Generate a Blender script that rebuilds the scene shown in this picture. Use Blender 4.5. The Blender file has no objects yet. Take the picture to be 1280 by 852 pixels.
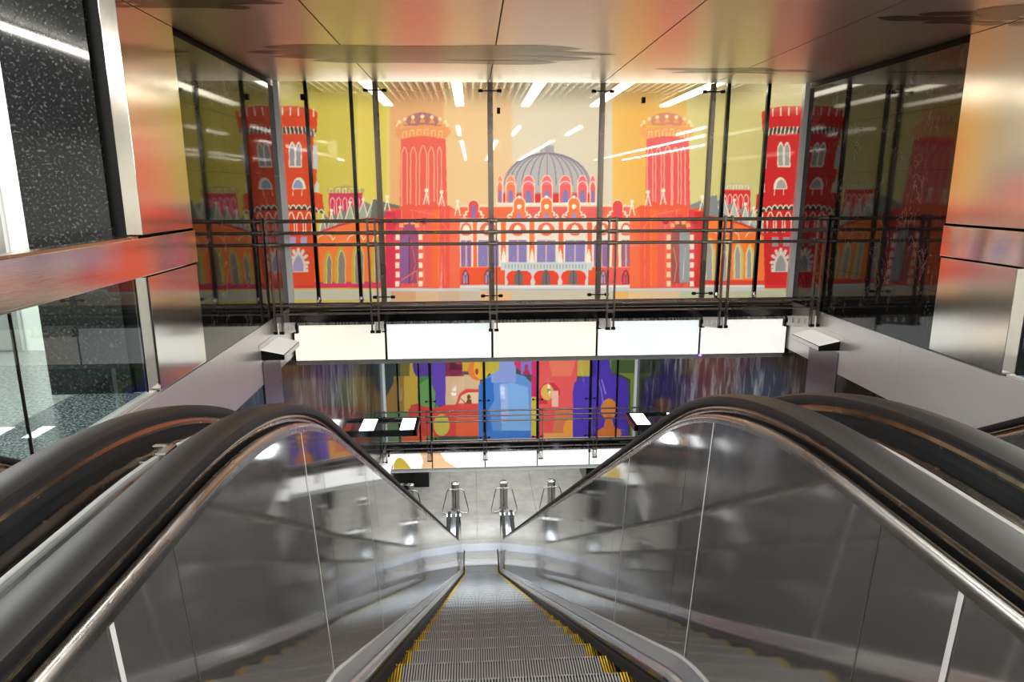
import bpy, bmesh, math, random
import numpy as np
from mathutils import Vector, Matrix

sc = bpy.context.scene
COL = sc.collection
random.seed(4)
PI = math.pi

# ------------------------------------------------------------------ camera
F_PX, PITCH, YAW, ROLL = 857.2, 0.22, 0.0564, -0.0031
EYE = np.array([0.0, 0.0, 1.5])
_cy, _sy, _cp, _sp = math.cos(YAW), math.sin(YAW), math.cos(PITCH), math.sin(PITCH)
FW = np.array([_sy*_cp, _cy*_cp, -_sp])
RT = np.array([_cy, -_sy, 0.0])
UP = np.cross(RT, FW)
R2 = math.cos(ROLL)*RT + math.sin(ROLL)*UP
U2 = -math.sin(ROLL)*RT + math.cos(ROLL)*UP

def project(P):
    d = np.asarray(P, float) - EYE
    w = d @ FW
    return 640 + F_PX*(d @ R2)/w, 426 - F_PX*(d @ U2)/w

cam_d = bpy.data.cameras.new('camera')
cam = bpy.data.objects.new('camera', cam_d)
COL.objects.link(cam)
cam_d.sensor_width = 36.0
cam_d.lens = F_PX*36.0/1280.0
cam_d.clip_start = 0.02
cam_d.clip_end = 200
M = Matrix(((R2[0], U2[0], -FW[0]), (R2[1], U2[1], -FW[1]), (R2[2], U2[2], -FW[2]))).to_4x4()
M.translation = Vector(EYE)
cam.matrix_world = M
sc.camera = cam
sc.view_settings.view_transform = 'Standard'
sc.view_settings.look = 'None'
sc.view_settings.gamma = 1.0
sc.view_settings.use_curve_mapping = False
sc.view_settings.exposure = 0.35
sc.cycles.use_denoising = True
sc.cycles.max_bounces = 12
sc.cycles.glossy_bounces = 7
sc.cycles.transparent_max_bounces = 12
sc.cycles.caustics_reflective = True
sc.cycles.sample_clamp_indirect = 6.0
w = bpy.data.worlds.new('world')
sc.world = w
w.use_nodes = True
w.node_tree.nodes['Background'].inputs[0].default_value = (0.6, 0.65, 0.7, 1)
w.node_tree.nodes['Background'].inputs[1].default_value = 0.02

# ------------------------------------------------------------------ main dimensions (metres)
L, R = -2.371, 4.259           # side walls
HC = 2.758                     # metal ceiling
YM = 8.95                      # plane of the glass mural
DY, DZ = 8.3, -5.08            # from the upper bridge to the lower one
ZF = -9.15                     # lower hall floor
T30 = math.tan(PI/6)
POSTX = (-1.16, 0.24, 1.64, 3.04)
SPOSTX = (-1.99, -1.45, 3.225, 3.74)

# ------------------------------------------------------------------ materials
def s2l(c):
    return tuple(((v/255)/12.92 if v/255 <= .04045 else ((v/255+.055)/1.055)**2.4) for v in c)

MATS = {}
def mat(name, rgb=(128,128,128), metal=0.0, rough=0.5, emit=None, es=0.0, ior=1.5, coat=0.0, aniso=0.0, lin=False, alpha=1.0):
    m = bpy.data.materials.new(name)
    m.use_nodes = True
    b = m.node_tree.nodes['Principled BSDF']
    c = rgb if lin else s2l(rgb)
    b.inputs['Base Color'].default_value = (*c, 1)
    b.inputs['Metallic'].default_value = metal
    b.inputs['Roughness'].default_value = rough
    b.inputs['IOR'].default_value = ior
    b.inputs['Coat Weight'].default_value = coat
    b.inputs['Coat Roughness'].default_value = 0.03
    b.inputs['Anisotropic'].default_value = aniso
    b.inputs['Alpha'].default_value = alpha
    if emit:
        b.inputs['Emission Color'].default_value = (*s2l(emit), 1)
        b.inputs['Emission Strength'].default_value = es
    MATS[name] = m
    return m

def nodes(m):
    t = m.node_tree
    return t, t.nodes, t.links, t.nodes['Principled BSDF']

def brushed(name, rgb, rough, scale, amount=0.12, bump=0.0, metal=1.0, dist=.002):
    """brushed metal: fine streaks in colour and roughness along one direction"""
    m = mat(name, rgb, metal, rough)
    t, N, K, b = nodes(m)
    tc = N.new('ShaderNodeTexCoord'); mp = N.new('ShaderNodeMapping')
    mp.inputs['Scale'].default_value = scale
    nz = N.new('ShaderNodeTexNoise'); nz.inputs['Scale'].default_value = 1.0; nz.inputs['Detail'].default_value = 4
    K.new(tc.outputs['Object'], mp.inputs['Vector']); K.new(mp.outputs['Vector'], nz.inputs['Vector'])
    mr = N.new('ShaderNodeMapRange')
    mr.inputs['From Min'].default_value = .3; mr.inputs['From Max'].default_value = .7
    mr.inputs['To Min'].default_value = rough*(1-amount); mr.inputs['To Max'].default_value = rough*(1+amount)
    K.new(nz.outputs['Fac'], mr.inputs['Value']); K.new(mr.outputs['Result'], b.inputs['Roughness'])
    if bump:
        bp = N.new('ShaderNodeBump'); bp.inputs['Strength'].default_value = bump; bp.inputs['Distance'].default_value = dist
        K.new(nz.outputs['Fac'], bp.inputs['Height']); K.new(bp.outputs['Normal'], b.inputs['Normal'])
    return m

def granite(name, base, vein, scale, lo, hi, rough=0.04, ior=1.9, speck=False):
    m = mat(name, base, 0, rough, ior=ior)
    t, N, K, b = nodes(m)
    tc = N.new('ShaderNodeTexCoord')
    mp = N.new('ShaderNodeMapping')
    K.new(tc.outputs['Object'], mp.inputs['Vector'])
    n1 = N.new('ShaderNodeTexNoise'); n1.inputs['Scale'].default_value = scale; n1.inputs['Detail'].default_value = 8
    n1.inputs['Roughness'].default_value = .62; n1.inputs['Distortion'].default_value = 0.0 if speck else 1.6
    K.new(mp.outputs['Vector'], n1.inputs['Vector'])
    if speck:
        mp.inputs['Scale'].default_value = (1, 1, 1)
        src = n1.outputs['Fac']
    else:
        mp.inputs['Scale'].default_value = (1, 1, .55)
        mp.inputs['Rotation'].default_value = (.35, .2, 0)
        a = N.new('ShaderNodeMath'); a.operation = 'SUBTRACT'; a.inputs[1].default_value = .5
        ab = N.new('ShaderNodeMath'); ab.operation = 'ABSOLUTE'
        K.new(n1.outputs['Fac'], a.inputs[0]); K.new(a.outputs[0], ab.inputs[0])
        n2 = N.new('ShaderNodeTexNoise'); n2.inputs['Scale'].default_value = scale*.6; n2.inputs['Detail'].default_value = 3
        K.new(mp.outputs['Vector'], n2.inputs['Vector'])
        mm = N.new('ShaderNodeMapRange'); mm.inputs['From Min'].default_value = .42; mm.inputs['From Max'].default_value = .66
        K.new(n2.outputs['Fac'], mm.inputs['Value'])
        vv = N.new('ShaderNodeMapRange'); vv.inputs['From Min'].default_value = 0.0; vv.inputs['From Max'].default_value = .018
        vv.inputs['To Min'].default_value = 1; vv.inputs['To Max'].default_value = 0
        K.new(ab.outputs[0], vv.inputs['Value'])
        mu = N.new('ShaderNodeMath'); mu.operation = 'MULTIPLY'
        K.new(vv.outputs[0], mu.inputs[0]); K.new(mm.outputs[0], mu.inputs[1])
        src = mu.outputs[0]
    cr = N.new('ShaderNodeValToRGB')
    cr.color_ramp.elements[0].position = lo; cr.color_ramp.elements[0].color = (*s2l(base), 1)
    cr.color_ramp.elements[1].position = hi; cr.color_ramp.elements[1].color = (*s2l(vein), 1)
    K.new(src, cr.inputs['Fac']); K.new(cr.outputs['Color'], b.inputs['Base Color'])
    return m

mat('rubber', (15,15,16), 0, .44, ior=1.36)
mat('black', (6,6,7), 0, .6, ior=1.3)
mat('black_gloss', (10,10,11), 0, .12)
mat('white_wall', (228,229,224), 0, .5)
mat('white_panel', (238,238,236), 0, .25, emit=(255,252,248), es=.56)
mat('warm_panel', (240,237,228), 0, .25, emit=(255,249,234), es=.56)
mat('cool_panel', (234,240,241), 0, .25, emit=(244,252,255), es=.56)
mat('grey_paint', (150,152,152), .2, .4)
mat('yellow', (214,176,18), 0, .5)
mat('yellow_shape', (214,184,70), 0, .4, emit=(214,184,70), es=.35)
mat('orange_shape', (240,196,150), 0, .4, emit=(240,196,150), es=.45)
mat('grey_print', (120,122,118), 0, .4)
brushed('steel_panel', (214,208,200), .13, (2, 420, 2), .1, bump=.8, dist=.00018)
brushed('steel_beam', (216,210,204), .09, (2, 2, 420), .1, bump=.8, dist=.00018)
brushed('steel_band', (214,212,210), .32, (2, 2, 60), .12, metal=.6)
brushed('steel_deck', (184,186,190), .22, (60, 4, 4), .2, metal=.7)
brushed('steel_inner', (188,187,186), .06, (3, 3, 3), .35, bump=.02, metal=.93)
brushed('steel_trim', (168,166,163), .28, (40, 4, 4), .3)
brushed('steel_step', (162,164,166), .42, (40, 40, 40), .3, metal=.1)
mat('groove', (58,59,61), .1, .5)
brushed('steel_rail', (112,102,95), .32, (3, 3, 3), .3, metal=.75)
mat('pale_steel', (226,228,230), .0, .4)
mat('chrome', (215,215,215), 1, .12)
brushed('steel_pilaster', (132,132,133), .30, (2, 2, 90), .1)
brushed('deck_mirror', (196,204,214), .10, (4, 4, 4), .1)
mat('seam', (196,196,200), .2, .4)
brushed('brass_guide', (168,150,128), .22, (20, 20, 20), .3)
brushed('ceiling_metal', (214,206,196), .34, (2, 120, 2), .04, metal=.92)
mat('cloud', (112,104,98), .9, .34)
granite('granite_vein', (20,20,21), (120,118,114), 5.5, .10, .98, rough=.05, ior=1.48)
granite('granite_streak', (26,26,27), (112,110,108), 3.2, .46, .80, rough=.16, ior=1.25, speck=True)
MATS['granite_streak'].node_tree.nodes['Mapping'].inputs['Scale'].default_value = (1.5, 1.5, .45)
granite('granite_speck', (22,23,25), (128,130,134), 48, .56, .84, rough=.045, ior=1.5, speck=True)
granite('granite_floor', (120,122,122), (165,166,165), 40, .42, .62, rough=.22, ior=1.5, speck=True)
granite('granite_border', (52,56,60), (150,155,160), 60, .46, .68, rough=.25, ior=1.5, speck=True)
granite('stone_floor', (176,175,168), (198,197,190), 2.2, .35, .7, rough=.16, ior=1.5, speck=True)
mat('pale_strip', (214,220,232), .0, .18)
mat('tube_light', (255,255,255), 0, .5, emit=(255,250,240), es=85)
mat('tube_slim', (255,255,255), 0, .5, emit=(255,250,240), es=42)
mat('tube_gallery', (255,255,255), 0, .5, emit=(255,246,220), es=9)
mat('lamp_glow', (255,255,255), 0, .5, emit=(250,252,255), es=9)
mat('lamp_soft', (235,235,232), .1, .3, emit=(255,255,252), es=.35)
mat('slat', (205,200,190), .3, .35)
mat('slot_dark', (40,38,36), 0, .7)
mat('gallery_wall', (205,198,180), 0, .6)
mat('lilac_led', (150,90,230), 0, .4, emit=(150,80,240), es=4)

def glass_mat(name, tint=(235,245,242), refl=1.5):
    m = bpy.data.materials.new(name); m.use_nodes = True
    t = m.node_tree; N = t.nodes; K = t.links
    N.clear()
    o = N.new('ShaderNodeOutputMaterial')
    tr = N.new('ShaderNodeBsdfTransparent'); tr.inputs[0].default_value = (*s2l(tint), 1)
    g = N.new('ShaderNodeBsdfGlossy'); g.inputs['Roughness'].default_value = .01
    fr = N.new('ShaderNodeFresnel'); fr.inputs['IOR'].default_value = refl
    mx = N.new('ShaderNodeMixShader')
    ge = N.new('ShaderNodeNewGeometry'); iv = N.new('ShaderNodeMath'); iv.operation = 'SUBTRACT'; iv.inputs[0].default_value = 1.0
    ml = N.new('ShaderNodeMath'); ml.operation = 'MULTIPLY'
    K.new(ge.outputs['Backfacing'], iv.inputs[1]); K.new(iv.outputs[0], ml.inputs[0]); K.new(fr.outputs[0], ml.inputs[1])
    K.new(ml.outputs[0], mx.inputs[0]); K.new(tr.outputs[0], mx.inputs[1]); K.new(g.outputs[0], mx.inputs[2])
    K.new(mx.outputs[0], o.inputs[0])
    MATS[name] = m
    return m
glass_mat('clear_glass')

def print_mat(name, ztop0, ztop1, amax, gl=1.5):
    """printed translucent glass: colour from the print, clear towards the top edge where the print runs out"""
    m = bpy.data.materials.new(name); m.use_nodes = True
    t = m.node_tree; N = t.nodes; K = t.links
    N.clear()
    o = N.new('ShaderNodeOutputMaterial')
    at = N.new('ShaderNodeAttribute'); at.attribute_name = 'Print'
    df = N.new('ShaderNodeBsdfDiffuse'); ts = N.new('ShaderNodeBsdfTranslucent')
    K.new(at.outputs['Color'], df.inputs[0]); K.new(at.outputs['Color'], ts.inputs[0])
    m1 = N.new('ShaderNodeMixShader'); m1.inputs[0].default_value = .65
    K.new(df.outputs[0], m1.inputs[1]); K.new(ts.outputs[0], m1.inputs[2])
    tr = N.new('ShaderNodeBsdfTransparent')
    tr.inputs[0].default_value = (1, 1, 1, 1)
    geo = N.new('ShaderNodeNewGeometry'); sx = N.new('ShaderNodeSeparateXYZ')
    K.new(geo.outputs['Position'], sx.inputs[0])
    mr = N.new('ShaderNodeMapRange'); mr.interpolation_type = 'SMOOTHSTEP'
    mr.inputs['From Min'].default_value = ztop0; mr.inputs['From Max'].default_value = ztop1
    mr.inputs['To Min'].default_value = 0.0; mr.inputs['To Max'].default_value = amax
    K.new(sx.outputs['Z'], mr.inputs['Value'])
    m2 = N.new('ShaderNodeMixShader')
    K.new(mr.outputs[0], m2.inputs[0]); K.new(m1.outputs[0], m2.inputs[1]); K.new(tr.outputs[0], m2.inputs[2])
    g = N.new('ShaderNodeBsdfGlossy'); g.inputs['Roughness'].default_value = .015
    fr = N.new('ShaderNodeFresnel'); fr.inputs['IOR'].default_value = gl
    m3 = N.new('ShaderNodeMixShader')
    K.new(fr.outputs[0], m3.inputs[0]); K.new(m2.outputs[0], m3.inputs[1]); K.new(g.outputs[0], m3.inputs[2])
    K.new(m3.outputs[0], o.inputs[0])
    MATS[name] = m
    return m
print_mat('printed_glass', 2.36, 2.74, .62)
print_mat('printed_glass_lower', 50, 60, 0)

# ------------------------------------------------------------------ helpers
def tag(o, label=None, cat=None, group=None, kind=None):
    if label: o['label'] = label
    if cat: o['category'] = cat
    if group: o['group'] = group
    if kind: o['kind'] = kind
    return o

def empty(name, loc=(0,0,0), **kw):
    o = bpy.data.objects.new(name, None)
    o.empty_display_size = .1
    COL.objects.link(o); o.location = loc
    return tag(o, **kw)

class MB:
    def __init__(self):
        self.v = []; self.f = []; self.m = []
    def quad(self, a, b, c, d, mi=0):
        n = len(self.v); self.v += [a, b, c, d]; self.f.append((n, n+1, n+2, n+3)); self.m.append(mi)
        return self
    def poly(self, pts, mi=0):
        n = len(self.v); self.v += list(pts); self.f.append(tuple(range(n, n+len(pts)))); self.m.append(mi)
        return self
    def box(self, x0, x1, y0, y1, z0, z1, mi=0):
        n = len(self.v)
        self.v += [(x0,y0,z0),(x1,y0,z0),(x1,y1,z0),(x0,y1,z0),(x0,y0,z1),(x1,y0,z1),(x1,y1,z1),(x0,y1,z1)]
        for q in ((0,3,2,1),(4,5,6,7),(0,1,5,4),(1,2,6,5),(2,3,7,6),(3,0,4,7)):
            self.f.append(tuple(n+i for i in q)); self.m.append(mi)
        return self
    def hexa(self, lo, hi, mi=0):
        """two quads of four points, lo below hi"""
        n = len(self.v); self.v += list(lo)+list(hi)
        for q in ((0,3,2,1),(4,5,6,7),(0,1,5,4),(1,2,6,5),(2,3,7,6),(3,0,4,7)):
            self.f.append(tuple(n+i for i in q)); self.m.append(mi)
        return self
    def tube(self, pts, r, seg=10, closed=False, mi=0):
        pts = [Vector(p) for p in pts]; n0 = len(self.v); k = len(pts); up = None
        for i, p in enumerate(pts):
            a = pts[i-1] if (i > 0 or closed) else pts[i]
            b = pts[(i+1) % k] if (i < k-1 or closed) else pts[i]
            t = (b-a).normalized()
            if up is None:
                up = t.orthogonal().normalized()
            up = (up - t*up.dot(t)).normalized()
            s = t.cross(up)
            for j in range(seg):
                an = 2*PI*j/seg
                self.v.append(tuple(p + up*math.cos(an)*r + s*math.sin(an)*r))
        for i in range(k if closed else k-1):
            for j in range(seg):
                a = n0+i*seg+j; b = n0+i*seg+(j+1) % seg
                c = n0+((i+1) % k)*seg+(j+1) % seg; d = n0+((i+1) % k)*seg+j
                self.f.append((a, b, c, d)); self.m.append(mi)
        if not closed:
            self.f.append(tuple(n0+j for j in reversed(range(seg)))); self.m.append(mi)
            self.f.append(tuple(n0+(k-1)*seg+j for j in range(seg))); self.m.append(mi)
        return self
    def lathe(self, prof, c=(0,0,0), seg=28, mi=0):
        n0 = len(self.v); k = len(prof)
        for r, z in prof:
            for j in range(seg):
                a = 2*PI*j/seg
                self.v.append((c[0]+r*math.cos(a), c[1]+r*math.sin(a), c[2]+z))
        for i in range(k-1):
            for j in range(seg):
                a = n0+i*seg+j; b = n0+i*seg+(j+1) % seg
                self.f.append((a, b, b+seg, a+seg)); self.m.append(mi)
        self.f.append(tuple(n0+j for j in reversed(range(seg)))); self.m.append(mi)
        self.f.append(tuple(n0+(k-1)*seg+j for j in range(seg))); self.m.append(mi)
        return self
    def sweep(self, path, prof, closed=False, caps=False, mi=0):
        """path: (y, z, ny, nz); prof: (x, d) pairs in the cross section"""
        n0 = len(self.v); k = len(prof)
        for (y, z, ny, nz) in path:
            for (x, d) in prof:
                self.v.append((x, y+ny*d, z+nz*d))
        kk = k if closed else k-1
        for i in range(len(path)-1):
            for j in range(kk):
                a = n0+i*k+j; b = n0+i*k+(j+1) % k
                self.f.append((a, b, b+k, a+k)); self.m.append(mi)
        if caps:
            self.f.append(tuple(n0+j for j in reversed(range(k)))); self.m.append(mi)
            self.f.append(tuple(n0+(len(path)-1)*k+j for j in range(k))); self.m.append(mi)
        return self
    def mesh(self, name, mats, smooth=None):
        me = bpy.data.meshes.new(name)
        me.from_pydata([tuple(p) for p in self.v], [], self.f)
        for mm in (mats if isinstance(mats, (list, tuple)) else [mats]):
            me.materials.append(MATS[mm])
        me.polygons.foreach_set('material_index', self.m)
        if smooth is not None:
            me.polygons.foreach_set('use_smooth', [True]*len(me.polygons))
            me.set_sharp_from_angle(angle=smooth)
        me.update()
        return me
    def build(self, name, mats, parent=None, smooth=None, recalc=False, **kw):
        me = self.mesh(name, mats, smooth)
        if recalc:
            bm = bmesh.new(); bm.from_mesh(me); bmesh.ops.recalc_face_normals(bm, faces=bm.faces); bm.to_mesh(me); bm.free()
        o = bpy.data.objects.new(name, me)
        COL.objects.link(o)
        if parent: o.parent = parent
        return tag(o, **kw)

def link(name, me, parent=None):
    o = bpy.data.objects.new(name, me); COL.objects.link(o)
    if parent: o.parent = parent
    return o

def copy_tree(o, parent=None):
    c = o.copy(); COL.objects.link(c)
    if parent: c.parent = parent
    for ch in list(o.children): copy_tree(ch, c)
    return c

def bevel(o, w=.004, seg=2):
    m = o.modifiers.new('bevel', 'BEVEL'); m.width = w; m.segments = seg; m.limit_method = 'ANGLE'
    return o

# ------------------------------------------------------------------ the setting
def setting():
    # side walls: cladding of each side
    for side, X, s in (('left', L, 1), ('right', R, -1)):      # s: +1 means the hall lies towards +x
        def bx(mb, d0, d1, y0, y1, z0, z1, mi=0):              # d: depth behind (+) / in front (-) of the wall face
            a, b = X - s*d0, X - s*d1
            return mb.box(min(a, b), max(a, b), y0, y1, z0, z1, mi)
        wl = empty('wall_'+side, (0,0,0), kind='structure')
        g = MB()
        ys = [6.035, 7.0, 7.96, YM]
        zs = [0.0, .55, 1.10, 1.65, 2.2, 2.70]
        for a, b in zip(ys[:-1], ys[1:]):
            for c, d in zip(zs[:-1], zs[1:]):
                bx(g, .0, .05, a+.0012, b-.0012, c+.0012, d-.0012)
        g.build('granite_cladding', 'granite_vein', wl)
        bk = MB(); bx(bk, .045, .25, 6.035, 8.95, -.02, HC+.3); bk.build('shadow_gap', 'black', wl)
        st = MB()
        bx(st, -.004, .11, 5.125, 6.028, 1.175, HC-.002)
        bx(st, -.004, .11, 5.125, 6.028, .012, .868)
        bevel(st.build('steel_cladding', 'steel_panel', wl), .003)
        gp = MB(); bx(gp, .112, .21, 5.13, 6.0, 0.0, 3.3); gp.build('dark_joint', 'black', wl)
        gr = MB(); bx(gr, .20, .785, 5.1, 6.3, 0.0, 3.3); gr.build('granite_pier', 'granite_speck', wl)
        bd = MB()
        for a, b in ((-1.2, 1.6), (1.6, 3.9), (3.9, 6.45), (6.45, 8.93)):
            bx(bd, -.002, .05, a+.0015, b-.0015, -.65, -.004)
        bd.build('steel_skirting', 'steel_band', wl)
        lg = MB()
        yy = [-1.2, 0.4, 2.0, 3.6, 5.2, 6.8, 8.4, 10.0, 11.6, 13.2, 14.8, 16.4, 18]
        zz = [ZF, -8, -6.8, -5.6, -4.4, -3.2, -2.0, -.652]
        for a, b in zip(yy[:-1], yy[1:]):
            for c, d in zip(zz[:-1], zz[1:]):
                bx(lg, .0, .05, a+.0015, b-.0015, c+.0015, d-.0015)
        lg.build('granite_lower_cladding', 'granite_streak', wl)
        bb = MB(); bx(bb, .045, .25, 5.13, 9, -.7, -.01); bx(bb, .045, .25, -1.2, 28, ZF, -.7); bb.build('backing', 'black', wl)
        lb = MB(); bx(lb, -.002, .05, 8.3+6.1, 8.3+8.93, -5.08-.65, -5.084)
        lb.build('steel_lower_skirting', 'steel_band', wl)
        ps = MB(); bx(ps, -.012, .03, 7.565, 8.255, -3.2, -.40)
        bx(ps, -.012, .03, 7.565+DY, 8.255+DY, -3.2+DZ, -.40+DZ)
        ps.build('steel_pilaster', 'steel_pilaster', wl)
        hall = MB(); bx(hall, .0, .05, 18.0, 28, ZF, -5.8); hall.build('hall_cladding', 'granite_vein', wl)
        # bright corner strip where the granite meets the glass
        cn = MB(); bx(cn, -.06, .0, 8.86, 8.93, .03, HC); bx(cn, -.06, .0, 8.86+DY, 8.93+DY, .03+DZ, -.80)
        cn.build('corner_strip', 'pale_steel', wl)

    # metal ceiling of five long panels with cloud motifs
    ce = empty('ceiling', (0,0,HC), kind='structure')
    xs = [L] + [ -1.165, .236, 1.636, 3.02] + [R]
    cb = MB()
    for i, (a, b) in enumerate(zip(xs[:-1], xs[1:])):
        gx = .006
        cb.box(a+gx, b-gx, -1.5, 8.88, 0, .03)
    cb.build('ceiling_panel', 'ceiling_metal', ce)
    MB().box(L, R, -1.5, 8.86, .028, .06).build('ceiling_backing', 'black', ce)
    MB().box(L, R, 8.8, 8.884, .03, .12).build('ceiling_edge', 'black', ce)
    def cloud(fingers):
        mb = MB()
        for i, (x0, x1, y, hw) in enumerate(fingers):
            n = 40; up = []; dn = []
            for k in range(n+1):
                t = k/n; x = x0+(x1-x0)*t
                e = min(1, min(t, 1-t)/.16); e = math.sin(e*PI/2)**.8
                q = hw*e*(1+.18*math.sin(9*t+i*2))
                up.append((x, y+q+.03*math.sin(6*t+i), -.0015-.0004*i)); dn.append((x, y-q+.03*math.sin(6*t+i), -.0015-.0004*i))
            for k in range(n):
                mb.quad(up[k], up[k+1], dn[k+1], dn[k])
        return mb
    cloud([(-1.9, 1.05, 6.80, .13), (-2.12, 1.43, 7.02, .12), (-1.95, 1.25, 7.25, .14), (-1.6, .9, 7.48, .11)]).build('cloud_motif', 'cloud', ce)
    cloud([(2.0, 3.35, 7.82, .055), (2.35, 3.88, 7.93, .06), (2.25, 3.5, 8.05, .05)]).build('cloud_motif', 'cloud', ce)
    cloud([(3.10, 4.25, 5.47, .07), (3.35, 4.25, 5.32, .07), (3.7, 4.25, 5.18, .08), (3.55, 4.25, 5.6, .06)]).build('cloud_motif', 'cloud', ce)
    cloud([(-2.37, -1.30, 5.10, .06), (-2.37, -1.28, 5.24, .06), (-2.37, -1.55, 5.36, .07), (-2.37, -1.33, 5.02, .05), (-2.3, -1.40, 5.18, .09)]).build('cloud_motif', 'cloud', ce)

    # galleries behind the two murals
    for nm, dy, dz, top in (('upper', 0, 0, 3.3), ('lower', DY, DZ, 4.28)):
        y0 = YM+dy
        g = empty('ceiling_'+nm+'_gallery', (0,0,0), kind='structure')
        s = MB()
        if nm == 'upper':
            x = L-.2
            while x < R+.2:
                s.box(x, x+.035, y0+.02, y0+5.5, top-.16, top-.06); x += .13
        s.box(L-.6, R+.6, y0+.02, y0+5.5, top, top+.05, 1)
        s.build('slat_ceiling', ['slat', 'slot_dark'], g)
        for o in g.children: o.location.z += dz
        b = MB().box(L-.6, R+.6, y0+5.5, y0+5.6, dz-.1, top+dz+.05).build('wall_'+nm+'_gallery', 'gallery_wall', kind='structure')
        MB().box(L-.65, L-.6, y0, y0+5.5, dz-.1, top+dz+.05).box(R+.6, R+.65, y0, y0+5.5, dz-.1, top+dz+.05).build('wall_'+nm+'_gallery_ends', 'gallery_wall', kind='structure')
        MB().box(L-.6, R+.6, y0+.02, y0+5.5, -.72+dz, -.02+dz).build('floor_'+nm+'_gallery', 'gallery_wall', kind='structure')
    MB().box(L-.3, R+.3, 9.0, 17.3, -.80, -.73).build('ceiling_shaft', 'grey_paint', kind='structure')
    MB().box(L-3, R+3, 17.24, 30, -5.92, -5.82).build('ceiling_hall', 'white_wall', kind='structure')
    # lower hall floor
    fl = MB()
    for xx in range(-6, 9):
        for yk in range(0, 10):
            fl.box(xx*1.0+.005, xx+1-.005, 16.9+yk*1.3+.003, 18.2+yk*1.3-.003, ZF-.05, ZF)
    fl.box(-7, 10, 16.5, 31, ZF-.1, ZF-.03, 1)
    fl.build('floor_hall', ['stone_floor', 'grey_paint'], kind='structure')
    MB().box(-2.6, 4.5, 18.72, 19.2, ZF, ZF+.006).build('trim_landing_edge', 'pale_strip', kind='structure')  # pale bluish strip across the landing edge
    MB().box(-7, 10, 30, 30.1, ZF, -5.8).build('wall_hall_end', 'grey_paint', kind='structure')
    # low dark plinths that close the hall on both sides
    MB().box(L+.0, -1.72, 23.4, 25.4, ZF, ZF+.9).box(4.0, 6.0, 23.2, 26, ZF, ZF+.9).build('trim_hall_plinth', 'black_gloss', kind='structure')

    # vestibule behind the camera and the side passages
    MB().box(-14, L-.02, -30, 6.7, -.1, 0).box(R+.02, 16, -30, 6.7, -.1, 0).box(L-.02, R+.02, -30, -1.3, -.1, 0).build('floor', 'granite_floor', kind='structure')
    MB().box(L-.62, L-.03, -1.2, 5.1, 0, .003).box(R+.03, R+.62, -1.2, 5.1, 0, .003).build('trim_floor_border', 'granite_border', kind='structure')
    MB().box(-14, L-.005, -30, 6.7, 3.3, 3.4).box(R+.005, 16, -30, 6.7, 3.3, 3.4).box(L-.005, R+.005, -30, -1.5, 3.3, 3.4).build('ceiling_vestibule', 'white_wall', kind='structure')
    MB().box(L, R, -1.55, -1.5, HC, 3.3).build('wall_ceiling_step', 'ceiling_metal', kind='structure')
    MB().box(L-.02, L, -1.5, 5.12, HC, 3.3).box(R, R+.02, -1.5, 5.12, HC, 3.3).build('trim_ceiling_step', 'ceiling_metal', kind='structure')
    MB().box(-14, 16, -30.1, -30, 0, 3.4).build('wall_back', 'granite_floor', kind='structure')
    MB().box(-14.1, -14, -30, 6.7, 0, 3.4).build('wall_far_left', 'white_wall', kind='structure')
    MB().box(16, 16.1, -30, 6.7, 0, 3.4).build('wall_far_right', 'white_wall', kind='structure')
    MB().box(-14, L-.6, 6.6, 6.7, 0, 3.4).build('wall_passage_left', 'white_wall', kind='structure')
    MB().box(R+.6, 16, 6.6, 6.7, 0, 3.4).build('wall_passage_right', 'white_wall', kind='structure')
    dr = empty('door_1', (-4.35, 6.58, 0), kind='structure')
    bevel(MB().box(-.95, .03, -.03, .02, .02, 2.15).build('door_leaf', 'grey_paint', dr))
    MB().box(.03, .10, -.04, .02, 0, 2.22).box(-1.02, -.95, -.04, .02, 0, 2.22).box(-.95, .03, -.04, .02, 2.15, 2.22).build('door_frame', 'chrome', dr)
    MB().tube([(-.06, -.03, 1.0), (-.06, -.08, 1.0), (-.18, -.08, 1.0)], .012).build('door_handle', 'black', dr)
setting()

# ------------------------------------------------------------------ steel-topped glass balustrades at the sides
def side_balustrade(X, s, label):
    """s=+1: the hall lies towards +x"""
    t = empty('glass_balustrade', (X, 2.5, 0), label=label, cat='balustrade')
    def bx(mb, d0, d1, y0, y1, z0, z1, mi=0):
        a, b = -s*d0, -s*d1
        return mb.box(min(a, b), max(a, b), y0-2.5, y1-2.5, z0, z1, mi)
    bm_ = MB(); bx(bm_, -.018, .16, -1.4, 6.03, .885, 1.155)
    bevel(bm_.build('top_beam', 'steel_beam', t), .004)
    gv = MB(); bx(gv, .02, .12, -1.4, 5.1, 1.155, 1.168); gv.build('beam_groove', 'brass_guide', t)
    for a, b in ((-1.3, .84), (.86, 2.25), (2.27, 3.66), (3.68, 5.02)):
        g = MB(); bx(g, .045, .055, a, b, .03, .89)
        g.build('glass_pane', 'clear_glass', t)
        e = MB(); bx(e, .043, .057, b+.002, b+.012, .03, .885); e.build('pane_edge', 'black', t)
    for y in (.85, 2.26, 3.67):
        c = MB(); bx(c, .02, .09, y-.09, y+.09, 0.004, .045); bevel(c.build('foot_clamp', 'chrome', t))
    c = MB(); bx(c, .02, .09, -1.3, 5.1, 0.0, .02); c.build('base_channel', 'steel_band', t)
side_balustrade(L, 1, 'steel-topped glass balustrade at the left beside the dark speckled granite pier')
side_balustrade(R, -1, 'steel-topped glass balustrade cut by the right edge of the view')

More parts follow.
